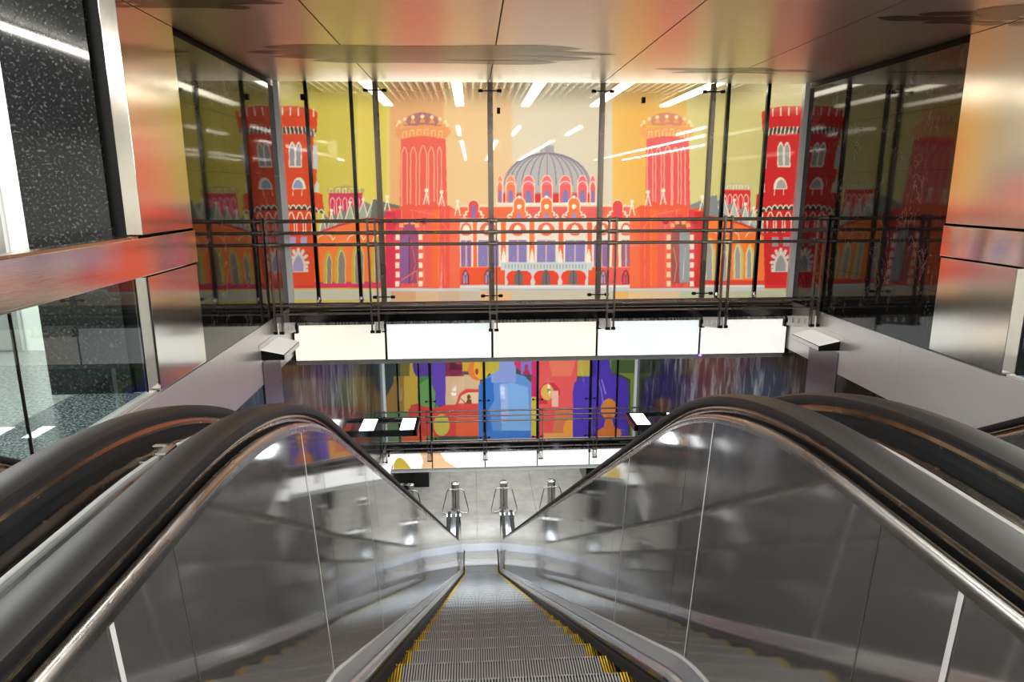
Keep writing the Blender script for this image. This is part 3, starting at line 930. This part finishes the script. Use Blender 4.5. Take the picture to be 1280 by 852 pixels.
    # corner towers
    def tower(e, d, RED, DK, kx):
        # e: x of the corner, d: +1 opens to the right, -1 to the left
        def X(q): return e+d*q
        W_ = (232,226,214)
        c.poly([(X(-14),133),(X(20),132.5),(X(36),135),(X(47),140),(X(46),162),(X(42),171),(X(43),211),(X(46),212),(X(45),240),(X(53),243),(X(55),262),(X(45),266),(X(43),360),(X(-14),360)], RED)
        for q in (3, 13, 23, 33, 42):
            c.line([(X(q),134+q*.05),(X(q),143+q*.05)], 1.7, W_)
        c.poly([(X(-14),159),(X(30),159),(X(46),163),(X(42),171),(X(30),167),(X(-14),166.5)], DK)
        for k in range(11):
            q = -8+k*5; c.line([(X(q),158.6+max(0,q-28)*.2),(X(q+1.5),166.6+max(0,q-28)*.25)], 1.5, W_)
        # paired pointed window
        c.rect(X(11) if d > 0 else X(27), 190, X(27) if d > 0 else X(11), 209, W_)
        for q in (11, 19):
            a, b = sorted((X(q), X(q+8.4)))
            c.lancet(a, b, 177, 208.5, W_, k=1.0); c.lancet(a+1.4, b-1.4, 180, 207, (142,142,166) if d > 0 else (150,156,160), k=1.0)
        c.line([(X(19.2),190),(X(19.2),208)], 1.2, W_)
        a, b = sorted((X(41), X(47)))
        c.rect(a, 181, b, 211, (196,200,214))
        a, b = sorted((X(43), X(49))); c.poly([(a,240),(a,232),((a+b)/2,226),(b,230),(b,240)], (210,206,196))
        # half round window
        cx = X(23.5)
        c.ell(cx, 236.5, 8.6, 15, W_, a0=PI, a1=2*PI); c.ell(cx-1*d, 235.5, 6.2, 11, (126,150,198) if d > 0 else (160,160,160), a0=PI, a1=2*PI)
        c.line([(cx-7,236),(cx-7.5,244)], .9, W_); c.line([(cx+4,236),(cx+4,244)], .9, W_)
        # scallops
        c.poly([(X(-14),257),(X(36),257),(X(55),263),(X(55),267),(X(36),262.5),(X(-14),262)], DK)
        for k in range(9):
            q = -8+k*7; y = 257.5+max(0, q-28)*.28
            c.line([(X(q),y+3),(X(q+1.5),y),(X(q+3.5),y-1.4),(X(q+5.5),y),(X(q+7),y+3)], 1.4, W_)
        for q in (8, 19, 30):
            a, b = sorted((X(q+2), X(q+10)))
            c.lancet(a, b, 265, 290, None, line=W_, lw=1.3, k=1.1)
        for q in (12, 26):
            a, b = sorted((X(q), X(q+8))); c.rect(a, 296, b, 308, (160,150,204) if d > 0 else (140,142,160))
        # gate
        cx = X(23)
        for k in range(7):
            an = PI*k/6; c.line([(cx+9*math.cos(an), 328-13*math.sin(an)), (cx+11.5*math.cos(an), 328-16.5*math.sin(an))], 4, (206,202,208))
        for y in (333, 338): c.rect(cx-12, y-1.5, cx+12, y+2, (206,202,208))
        c.lancet(cx-9.5, cx+9.5, 314, 340, (206,202,208), k=.9); c.lancet(cx-6.5, cx+6.5, 319, 339, (150,142,192) if d > 0 else (138,140,152), k=.9)
        c.rect(min(X(-14),X(42)), 356, max(X(-14),X(42)), 360, (210,44,60))
    tower(350, 1, (214,64,34), (64,50,44), 0)
    tower(999, -1, (202,30,34), (54,42,40), 0)
    # central block
    for x0, x1, col in ((575,612,(232,92,56)),(612,660,(234,98,60)),(660,756,(222,86,84)),(756,790,(232,96,70))):
        c.rect(x0, 258, x1, 274, col)
    c.rect(575, 255.5, 790, 258.5, (226,206,190))
    c.rect(575, 273, 790, 277.5, (238,230,222))
    c.rect(575, 277, 790, 334, (232,220,214))
    for x0, x1, sc_ in ((575.6,589.7,0),(597,624,1),(635,659,1),(670.5,695,1),(706,731.6,1),(742,762,1),(776,789,0)):
        cx = (x0+x1)/2; hw = (x1-x0)/2
        PV = (126,116,186) if 590 < cx < 735 else (134,96,160)
        if cx > 770: PV = (150,90,110)
        c.ell(cx, 288, min(hw, 11), 10, (228,92,66), a0=PI, a1=2*PI)
        c.ell(cx, 287, 4.5, 6, (240,232,226))
        c.ell(cx, 291, 6.5, 3.5, (228,92,66), a0=0, a1=PI)
        c.rect(x0, 300, x1, 333, PV)
        c.line([(cx,301),(cx,333)], 2.0, (206,170,190)); c.line([(x0,300),(x0,333)], 1.2, (236,220,224)); c.line([(x1,300),(x1,333)], 1.2, (236,220,224))
        c.line([(x0+3,331),(x0+7,320),(x0+10,331)], .6, (170,160,210), .6)
    for x0, x1 in ((591.5,596.5),(626,632.5),(662,668),(698.5,704.5),(734,740),(765,773)):
        c.rect(x0, 277.5, x1, 334, (234,100,52) if x0 < 690 else (232,92,62))
        c.line([(x0-.6,277.5),(x0-.6,334)], .8, (244,228,214)); c.line([(x1+.6,277.5),(x1+.6,334)], .8, (244,228,214))
    c.rect(575, 334, 790, 357, (228,76,44)); c.rect(745, 334, 790, 357, (226,80,76))
    c.line([(575,333.6),(790,333.6)], 1.0, (242,150,110))
    for cx in (581.8, 609.7, 754, 782):
        c.lancet(cx-4.4, cx+4.4, 337, 355, (124,30,50), k=.8); c.lancet(cx-3, cx+3, 339, 354.5, (160,140,190) if cx != 782 else (200,80,100), k=.8)
        c.line([(cx,354),(cx,346),(cx-2.6,342)], .7, (60,30,50)); c.line([(cx,346),(cx+2.6,342)], .7, (60,30,50))
    # dome
    DG = (172,172,178)
    pts = [(684+54*math.cos(PI+PI*k/30), 231+40*math.sin(PI+PI*k/30)) for k in range(31)]
    c.poly(pts+[(738,231),(738,246),(630,246),(630,231)], DG)
    for k in range(15):
        a = PI*(k+.5)/15
        p = [(684+54*math.cos(a)*math.sin(q*PI/2/8), 231-40*math.sin(a)**.4*math.cos(q*PI/2/8) if False else 231-40*math.cos(q*PI/2/8)+ (0)) for q in range(9)]
        c.line(p, 1.2, (116,106,142))
    c.rect(675.5, 183, 692.5, 191, (178,176,186)); c.ell(684, 183.5, 8.5, 3.2, (186,184,190), a0=PI, a1=2*PI)
    for k in range(8): c.line([(676.5+k*2.15,182),(676.5+k*2.15,191)], .8, (110,104,130))
    c.rect(622, 240, 744, 253.5, (200,38,36))
    c.rect(624, 231, 742, 242, (172,164,160), .6)
    for cx, hw in ((625,3.5),(638.5,6),(660.5,7.5),(683.5,7),(706.8,7.5),(728,6),(741,3.5)):
        c.ell(cx, 231, hw, 12, (232,96,112) if cx > 640 else (240,130,96), a0=PI, a1=2*PI); c.rect(cx-hw, 231, cx+hw, 253.5, (230,84,84) if cx > 640 else (236,110,70))
        c.line([(cx-hw,253),(cx-hw,232)]+[(cx+hw*math.cos(PI+PI*k/10), 234+7.5*math.sin(PI+PI*k/10)) for k in range(11)]+[(cx+hw,253)], 1.1, (252,220,214))
        c.line([(cx+hw*math.cos(PI+PI*k/10), 231+12*math.sin(PI+PI*k/10)) for k in range(11)], .9, (250,210,200))
        c.ell(cx, 246, hw*.5, 9, (118,112,186)); c.rect(cx-hw*.5, 246, cx+hw*.5, 253.5, (118,112,186))
    c.rect(620, 253, 746, 256, (238,226,216))
    # three gables and two little ones
    for cx in (649, 683, 717.5):
        c.ell(cx, 256, 7.2, 8.5, (238,108,52)); c.rect(cx-7, 256, cx+7, 273, (238,108,52))
        c.line([(cx-7.4,264),(cx-7.4,256)]+[(cx+7.6*math.cos(PI+PI*k/12), 255+8.5*math.sin(PI+PI*k/12)) for k in range(13)]+[(cx+7.4,264)], 1.2, WH)
        c.ell(cx, 258, 3, 3, WH); c.lancet(cx-3, cx+3, 265, 273, (150,130,196))
        for sg in (-1, 1):
            c.line([(cx+sg*7.5,264),(cx+sg*10,266),(cx+sg*9,269),(cx+sg*13,268),(cx+sg*14.5,271),(cx+sg*11,273)], 1.6, WH)
        c.ell(cx, 246, 2.0, 2.0, WH)
    for cx, pc in ((592, (130,90,170)), (772, (214,60,90))):
        c.ell(cx, 258, 6.5, 7.5, (226,60,60)); c.rect(cx-6.5, 258, cx+6.5, 273, (226,60,60))
        c.line([(cx-6.6,264)]+[(cx+6.8*math.cos(PI+PI*k/12), 257+7.5*math.sin(PI+PI*k/12)) for k in range(13)]+[(cx+6.6,264)], 1.1, CR)
        c.lancet(cx-2.8, cx+2.8, 255, 273, pc)
        for sg in (-1, 1):
            c.line([(cx+sg*6.5,264),(cx+sg*10,265),(cx+sg*9,268),(cx+sg*12.5,269),(cx+sg*11,273)], 1.6, WH)
    # porch
    PC = (198,206,220)
    for cx in (649, 683, 717):
        c.rect(cx-18, 336, cx+18, 358, PC)
        pts = [(cx-15,358),(cx-14,352),(cx-16,346),(cx-14,341),(cx-9,338),(cx+9,338),(cx+14,341),(cx+16,346),(cx+14,352),(cx+15,358)]
        c.poly(pts, (224,58,36))
        c.lancet(cx-6, cx+5, 337, 357, (104,92,100), k=.6); c.line([(cx,338),(cx,357)], .8, (60,50,60))
    c.rect(626, 327.5, 740, 337.5, (190,206,222))
    for k in range(26): c.line([(632+k*4,330.5),(632+k*4,335.5)], 1.0, (96,104,124) if k % 5 else (190,120,80), .8)
    for cx in (629.5, 665, 700.5, 736):
        c.poly([(cx-3,328),(cx-2,318),(cx,310),(cx+2,318),(cx+3,328)], (246,236,226))
    # plinth lines
    c.rect(482, 356, 955, 363.5, (196,200,212)); c.line([(482,358.5),(955,357.5)], 1.4, (236,236,240)); c.line([(600,362),(760,362)], .9, (150,156,176))
    # gate drums with their tall towers
    def drum(x0, x1, tx0, tx1, capx, mir, RED):
        cx = (tx0+tx1)/2
        def X(q): return x1-(q-x0) if mir else q
        # tall tower
        tw = [(tx0-1,262),(tx0,174)]+[(tx0+(tx1-tx0)*k/8, 174-4*math.sin(PI*k/8)) for k in range(9)]+[(tx1,174),(tx1+2,262)]
        c.poly(tw, RED)
        for k in range(5):
            q = tx0+1+(tx1-tx0)*k/5; wd = (8, 8, 10, 8, 6)[k]
            c.lancet(q, q+wd-1, 184-(2 if k == 2 else 0), 262, None, line=(250,176,150), lw=1.1, k=1.3)
        dcol = (166,108,112) if not mir else (206,130,104)
        c.ell(cx-1, 157, 24, 16.5, dcol, a0=PI, a1=2*PI)
        cp = (228,150,92) if not mir else (230,156,86)
        c.poly([(tx0-8,167),(tx0+2,160),(cx,155.5),(tx1-2,158),(tx1+7,165),(tx1-1,174)]+[(tx1-(tx1-tx0)*k/8, 174-4*math.sin(PI*k/8)) for k in range(9)], cp)
        for k in range(6):
            q = tx0+2+k*9; y = 161+abs(k-2.6)*1.4
            c.line([(q,y+8),(q+1,y),(q+5,y-.3),(q+5,y+8)], .8, (246,206,160))
        for k in range(9):
            a = PI+PI*k/8; q = cx-1+31*math.cos(a)*1.0; y = 157+11*math.sin(a)
            c.poly([(q-4,y+7),(q,y),(q+4,y+7)], cp); c.ell(q, y-.5, 2.3, 2.3, (252,222,180))
        # drum body
        body = [(X(x0),360),(X(x0),262),(X(x0+8),259),(X(x0+14),261),(X(x0+24),256),(X(x0+36),254),(X(x0+37),258),(X(x0+48),254),(X(x0+64),252),(X(x0+65),256),(X(x0+80),257),(X(x0+92),265),(X(x0+93),360)]
        c.poly(body, (228,76,66) if not mir else (232,84,56))
        c.rect(min(X(x0),X(x0+12)), 264, max(X(x0),X(x0+12)), 359, (206,40,74) if not mir else (200,40,40))
        if mir: c.rect(X(x0+58), 268, X(x0+26), 359, (222,60,76), .8)
        for a, b, col, al in ((40,58,(232,92,74),.7),(58,68,(240,100,52),.9),(80,93,(238,104,66),.8),(12,20,(216,52,66),.8)):
            c.rect(min(X(x0+a),X(x0+b)), 262, max(X(x0+a),X(x0+b)), 359, col, al)
        for q in (20, 34, 48, 66, 74): c.line([(X(x0+q),262),(X(x0+q),357)], .7, (246,130,104), .8)
        c.line([(X(x0+30),262),(X(x0+62),268),(X(x0+80),290)], .7, (246,150,110), .8)
        for q in (12, 48): c.ell(X(x0+q), 276, 4.2, 4.4, (164,40,56)); 
        wx0, wx1 = sorted((X(x0+18), X(x0+41)))
        c.lancet(wx0, wx1, 277, 354, (146,66,108) if not mir else (150,70,72), k=.75)
        mid = (wx0+wx1)/2
        if not mir:
            c.poly([(wx0,354),(wx0,300),(mid,292),(mid,354)], (126,90,166), .75); c.line([(mid,296),(mid,354)], 1.2, (96,50,96)); c.line([(wx0+2,350),(wx1-2,338),(wx1-1,354)], 1.4, (222,110,80))
            c.line([(mid+2,300),(mid+8,330),(mid+3,350)], .8, (220,110,110))
        else:
            c.rect(mid-1, 288, wx1, 353, (140,148,164)); c.line([(wx0+4,352),(wx0+7,330),(wx0+3,310)], .9, (226,150,110)); c.line([(mid+3,350),(mid+6,310)], .6, (220,224,230))
        for k in range(6):
            y = 293+k*11.6
            for xx in (wx0-5.5, wx1+.5): c.rect(xx, y, xx+5, y+7, (246,226,214) if not mir or xx > mid else (246,214,170))
        for an in (.7, 1.25): 
            for sg in (-1, 1):
                q = mid+sg*13*math.cos(an); y = 290-13*math.sin(an)
                c.poly([(q-3,y-2),(q+2,y-3),(q+3,y+2),(q-2,y+3)], (240,170,110))
        for q, y in ((x0+2, 246), (x0+51, 238), (x0+70, 240), (x0+90, 252)):
            qq = X(q)
            c.line([(qq-3.4,y+17),(qq,y+2),(qq+3.4,y+17)], 1.3, WH); c.ell(qq, y, 2.4, 2.4, WH)
    drum(482, 575, 501, 557, 0, False, (228,86,74))
    drum(787, 880, 808, 861, 0, True, (226,80,88))
    return c

def draw_figures():
    c = Canvas(470, 430, 805, 556)
    c.a[:] = (54,66,58)
    c.rect(470, 470, 512, 556, (150,112,50)); c.rect(470, 515, 512, 556, (96,130,84)); c.poly([(470,556),(470,440),(492,440),(492,478),(478,505)], (42,58,58))
    c.rect(505, 440, 528, 515, (196,160,52)); c.rect(500, 438, 512, 470, (110,100,48))
    c.poly([(528,440),(548,440),(548,556),(524,556),(522,480)], (62,120,60))
    c.ell(524, 457, 8, 14, (64,44,140)); c.rect(520, 444, 556, 470, (76,48,150)); c.rect(540, 440, 557, 507, (86,56,168))
    c.poly([(525,480),(536,472),(544,490),(542,556),(526,556)], (92,150,72))
    c.rect(557, 468, 600, 512, (214,176,134)); c.rect(557, 440, 580, 470, (120,26,60)); c.rect(562, 440, 578, 462, (84,18,40)); c.rect(570, 440, 582, 455, (176,40,60))
    c.rect(578, 440, 626, 464, (206,160,36)); c.ell(597, 462, 12, 13, (226,110,40)); c.ell(602, 460, 10, 14, (222,172,40)); c.ell(596, 464, 2, 4, (150,40,30))
    # red car, its window and wheel
    c.poly([(508,545),(510,512),(520,506),(532,508),(544,510),(558,506),(570,505),(574,492),(582,486),(604,486),(604,545)], (210,58,50))
    c.poly([(512,512),(514,506),(522,504),(530,508),(534,520),(530,556),(508,556)], (196,54,46))
    c.poly([(573,504),(577,494),(584,490.5),(600,490.5),(600,504)], (232,196,150)); c.ell(586, 496, 2.3, 3.2, (104,60,40)); c.poly([(582,504),(584,499),(589,499),(590,504)], (104,60,40)); c.line([(576,498),(582,504)], .9, (60,40,30))
    c.ell(552, 531, 10, 13.5, (196,182,70)); c.rect(570, 520, 604, 545, (226,84,48))
    c.poly([(500,556),(505,543),(522,538),(534,548),(536,556)], (222,84,48))
    # blue figure
    c.poly([(598,556),(598,482),(604,474),(614,468),(614,446),(610,440),(644,440),(642,466),(656,470),(666,480),(666,556)], (84,136,206))
    c.poly([(598,556),(598,482),(606,474),(616,470),(618,500),(612,510),(618,556)], (36,104,196))
    c.rect(614, 440, 645, 478, (128,150,214)); c.poly([(626,480),(640,478),(660,484),(664,556),(628,556)], (116,166,226)); c.poly([(626,484),(634,482),(636,520),(626,530)], (150,170,226))
    c.rect(598, 538, 666, 556, (52,110,196)); c.poly([(600,440),(624,440),(624,462),(614,468),(600,456)], (190,170,50))
    # magenta and coral
    c.poly([(641,440),(688,440),(688,470),(676,476),(668,470),(650,463),(643,456)], (206,36,96)); c.rect(651, 452, 664, 468, (120,110,196)); c.ell(658, 459, 2.3, 4, (170,30,80)); c.poly([(653,468),(656,462),(661,462),(663,468)], (170,30,80))
    c.rect(664, 470, 674, 556, (190,30,90)); c.rect(664, 496, 672, 545, (196,176,56))
    c.poly([(673,440),(726,440),(720,480),(716,556),(672,556)], (226,78,74)); c.poly([(686,450),(720,450),(714,470),(690,470)], (238,110,84))
    c.poly([(674,486),(682,478),(692,478),(700,486),(700,494),(684,494),(684,505),(674,505)], (196,40,60)); c.ell(684, 490, 8, 10, (222,172,66)); c.ell(686, 488, 2, 3, (90,110,60))
    c.rect(690, 488, 698, 508, (240,180,160)); c.ell(684, 524, 11, 18, (226,70,66)); c.poly([(690,545),(694,514),(706,508),(718,516),(718,545)], (206,110,64)); c.ell(713, 536, 9, 12, (236,150,50)); c.rect(680, 541, 722, 556, (232,158,72))
    c.rect(722, 440, 740, 470, (190,168,60))
    # violet figure and orange bust
    c.poly([(716,556),(716,490),(718,478),(726,472),(742,469),(742,440),(762,440),(764,466),(774,470),(784,476),(786,490),(785,556)], (70,44,178))
    c.rect(738, 440, 745, 470, (46,30,150)); c.poly([(760,440),(805,440),(805,556),(788,556),(788,474),(776,468),(764,464)], (120,136,50)); c.rect(764, 450, 800, 466, (64,92,44))
    c.ell(761, 511, 10, 13, (226,128,50)); c.poly([(747,556),(747,538),(755,533),(757,522),(765,522),(767,533),(776,537),(777,556)], (222,112,44)); c.rect(757, 518, 765, 534, (214,106,46))
    c.line([(748,474),(752,490),(754,505)], 1.4, (120,120,220)); c.line([(752,474),(757,492)], 1.0, (160,150,230))
    return c

def mural(canvas, Y, z0, z1, res, matname, label, px_shift=None):
    t = empty('glass_mural', (0, Y, 0), label=label, cat='mural')
    xs = [L+.005]+list(POSTX)+[R-.005]
    for a, b in zip(xs[:-1], xs[1:]):
        nx = int((b-a)/res)+1; nz = int((z1-z0)/res)+1
        X = np.linspace(a, b, nx); Z = np.linspace(z0, z1, nz)
        GX, GZ = np.meshgrid(X, Z)
        P = np.stack([GX, np.full_like(GX, Y), GZ], -1)
        u, v = project(P)
        col = canvas.sample(u, v)/255.0*.88+.09  # pale haze over the glass is mixed into the print colours
        lin = np.where(col <= .04045, col/12.92, ((col+.055)/1.055)**2.4)
        V = P.reshape(-1, 3).copy(); V[:, 1] = 0
        idx = np.arange(nx*nz).reshape(nz, nx)
        F = np.stack([idx[:-1, :-1], idx[:-1, 1:], idx[1:, 1:], idx[1:, :-1]], -1).reshape(-1, 4)
        me = bpy.data.meshes.new('pane')
        me.vertices.add(len(V)); me.vertices.foreach_set('co', V.astype(np.float32).ravel())
        me.loops.add(F.size); me.loops.foreach_set('vertex_index', F.astype(np.int32).ravel())
        me.polygons.add(len(F)); me.polygons.foreach_set('loop_start', np.arange(0, F.size, 4, dtype=np.int32))
        me.polygons.foreach_set('loop_total', np.full(len(F), 4, np.int32))
        me.update(calc_edges=True); me.validate()
        ca = me.color_attributes.new('Print', 'FLOAT_COLOR', 'POINT')
        rgba = np.ones((len(V), 4), np.float32); rgba[:, :3] = lin.reshape(-1, 3)
        ca.data.foreach_set('color', rgba.ravel())
        me.materials.append(MATS[matname])
        link('pane', me, t)
    return t
mural(draw_palace(), YM, .05, HC+.02, .010, 'printed_glass', 'wide glass mural of a red palace with domes and towers, behind the upper railing')
mural(draw_figures(), YM+DY, .05+DZ, -.80, .017, 'printed_glass_lower', 'glass mural of blue, red and violet figures and a car, behind the lower railing')

# small black sensors behind the upper glass
for x, z, lab in ((.345, 2.43, 'small black box fixed high on the upper mural beside the second post'),
                  (2.16, 2.56, 'small black box fixed high on the upper mural left of the fourth post'),
                  (-2.04, 2.58, 'small black box fixed high at the left end of the upper mural')):
    o = bevel(MB().box(-.02, .02, -.03, .03, -.035, .035).build('sensor_box', 'black', label=lab, cat='sensor'), .004)
    o.location = (x, YM-.032, z)

o = MB().lathe([(.004, -.012), (.018, -.008), (.02, .0), (.018, .01)], seg=14).build('indicator_lamp', 'lilac_led', label='tiny violet indicator lamp under the upper white panels, near the right wall', cat='lamp')
o.location = (3.06, 8.885, -.728)

# ------------------------------------------------------------------ lights
def tube(x0, y0, x1, y1, z, matn, label, group, w_=.05):
    t = empty('ceiling_light', ((x0+x1)/2, (y0+y1)/2, z), label=label, cat='light', group=group)
    dx, dy = (x1-x0)/2, (y1-y0)/2
    MB().box(-max(dx, w_), max(dx, w_), -max(dy, w_), max(dy, w_), -.02, .02).build('diffuser', matn, t)
    MB().box(-max(dx, w_)-.02, max(dx, w_)+.02, -max(dy, w_)-.02, max(dy, w_)+.02, .02, .05).build('housing', 'slot_dark', t)
for x, nm_ in ((-1.6, 'leftmost of five'), (-.21, 'second of five from the left'), (1.08, 'middle one of five'), (2.45, 'second of five from the right'), (3.85, 'rightmost of five')):
    tube(x, 9.15, x, 14.2, 3.08, 'tube_gallery', 'bright tube light behind the top of the palace mural, '+nm_, 'gallery tube lights', .08)
for x, y0, y1 in ((-8.2, -28, -15), (-5.1, -6, 4.0), (-.36, -28, -2.2), (.96, -28, -8), (3.1, -28, -2.2), (8.1, -28, -4.5), (9.9, -28, -8), (7.0, -6, 4.0)):
    tube(x, y0, x, y1, 3.24, 'tube_light', ('long tube light on the ceiling of the left side passage' if x == -5.1 else 'long tube light on the ceiling of the right side passage' if x == 7.0 else 'long tube light on the vestibule ceiling behind the viewer'), None if x in (-5.1, 7.0) else 'vestibule tube lights', .035 if x == -5.1 else .06)

for x, nm_ in ((-.27, 'over the left handrails'), (1.0, 'over the right handrails'), (2.3, 'nearest the right wall')):  # unseen tubes added to brighten the near steps
    tube(x, .8, x, 3.0, 2.735, 'tube_slim', 'added slim tube light, out of view in the metal ceiling above the escalator heads, '+nm_, 'added ceiling tube lights', .04)

def area(name, loc, rot, sx, sy, power, col=(1,1,1)):
    d = bpy.data.lights.new(name, 'AREA'); d.shape = 'RECTANGLE'; d.size = sx; d.size_y = sy; d.energy = power; d.color = col
    o = bpy.data.objects.new(name, d); COL.objects.link(o); o.location = loc; o.rotation_euler = rot
    return o
area('gallery_backlight', (.944, 12.6, 1.15), (PI/2, 0, PI), 7.2, 2.3, 102, (1, .985, .95)).rotation_euler = (-PI/2, 0, 0)  # unseen panel added to light the palace mural evenly from behind
area('lower_gallery_backlight', (.944, 19.6, -3.4), (-PI/2, 0, 0), 6.4, 3.2, 108, (1, .98, .95))  # second unseen panel, added behind the figures mural
for y in (19.5, 22.5, 26.0):  # unseen fill added below the ceiling to light the lower hall
    area('hall_fill', (.944, y, -5.95), (0, 0, 0), 6.0, .5, 72)
for y in (9.4, 11.4, 13.8):  # unseen fill added under the upper bridge to brighten steps and shaft
    area('shaft_fill', (.944, y, -.86), (0, 0, 0), 5.5, .4, 170, (.92, .97, 1))
area('passage_fill', (-4.3, 4.6, 3.2), (0, 0, 0), 1.5, 2.0, 150)  # fill out of view, added to brighten the left passage
area('passage_fill', (6.2, 4.6, 3.2), (0, 0, 0), 1.5, 2.0, 150)  # matching added fill for the right passage
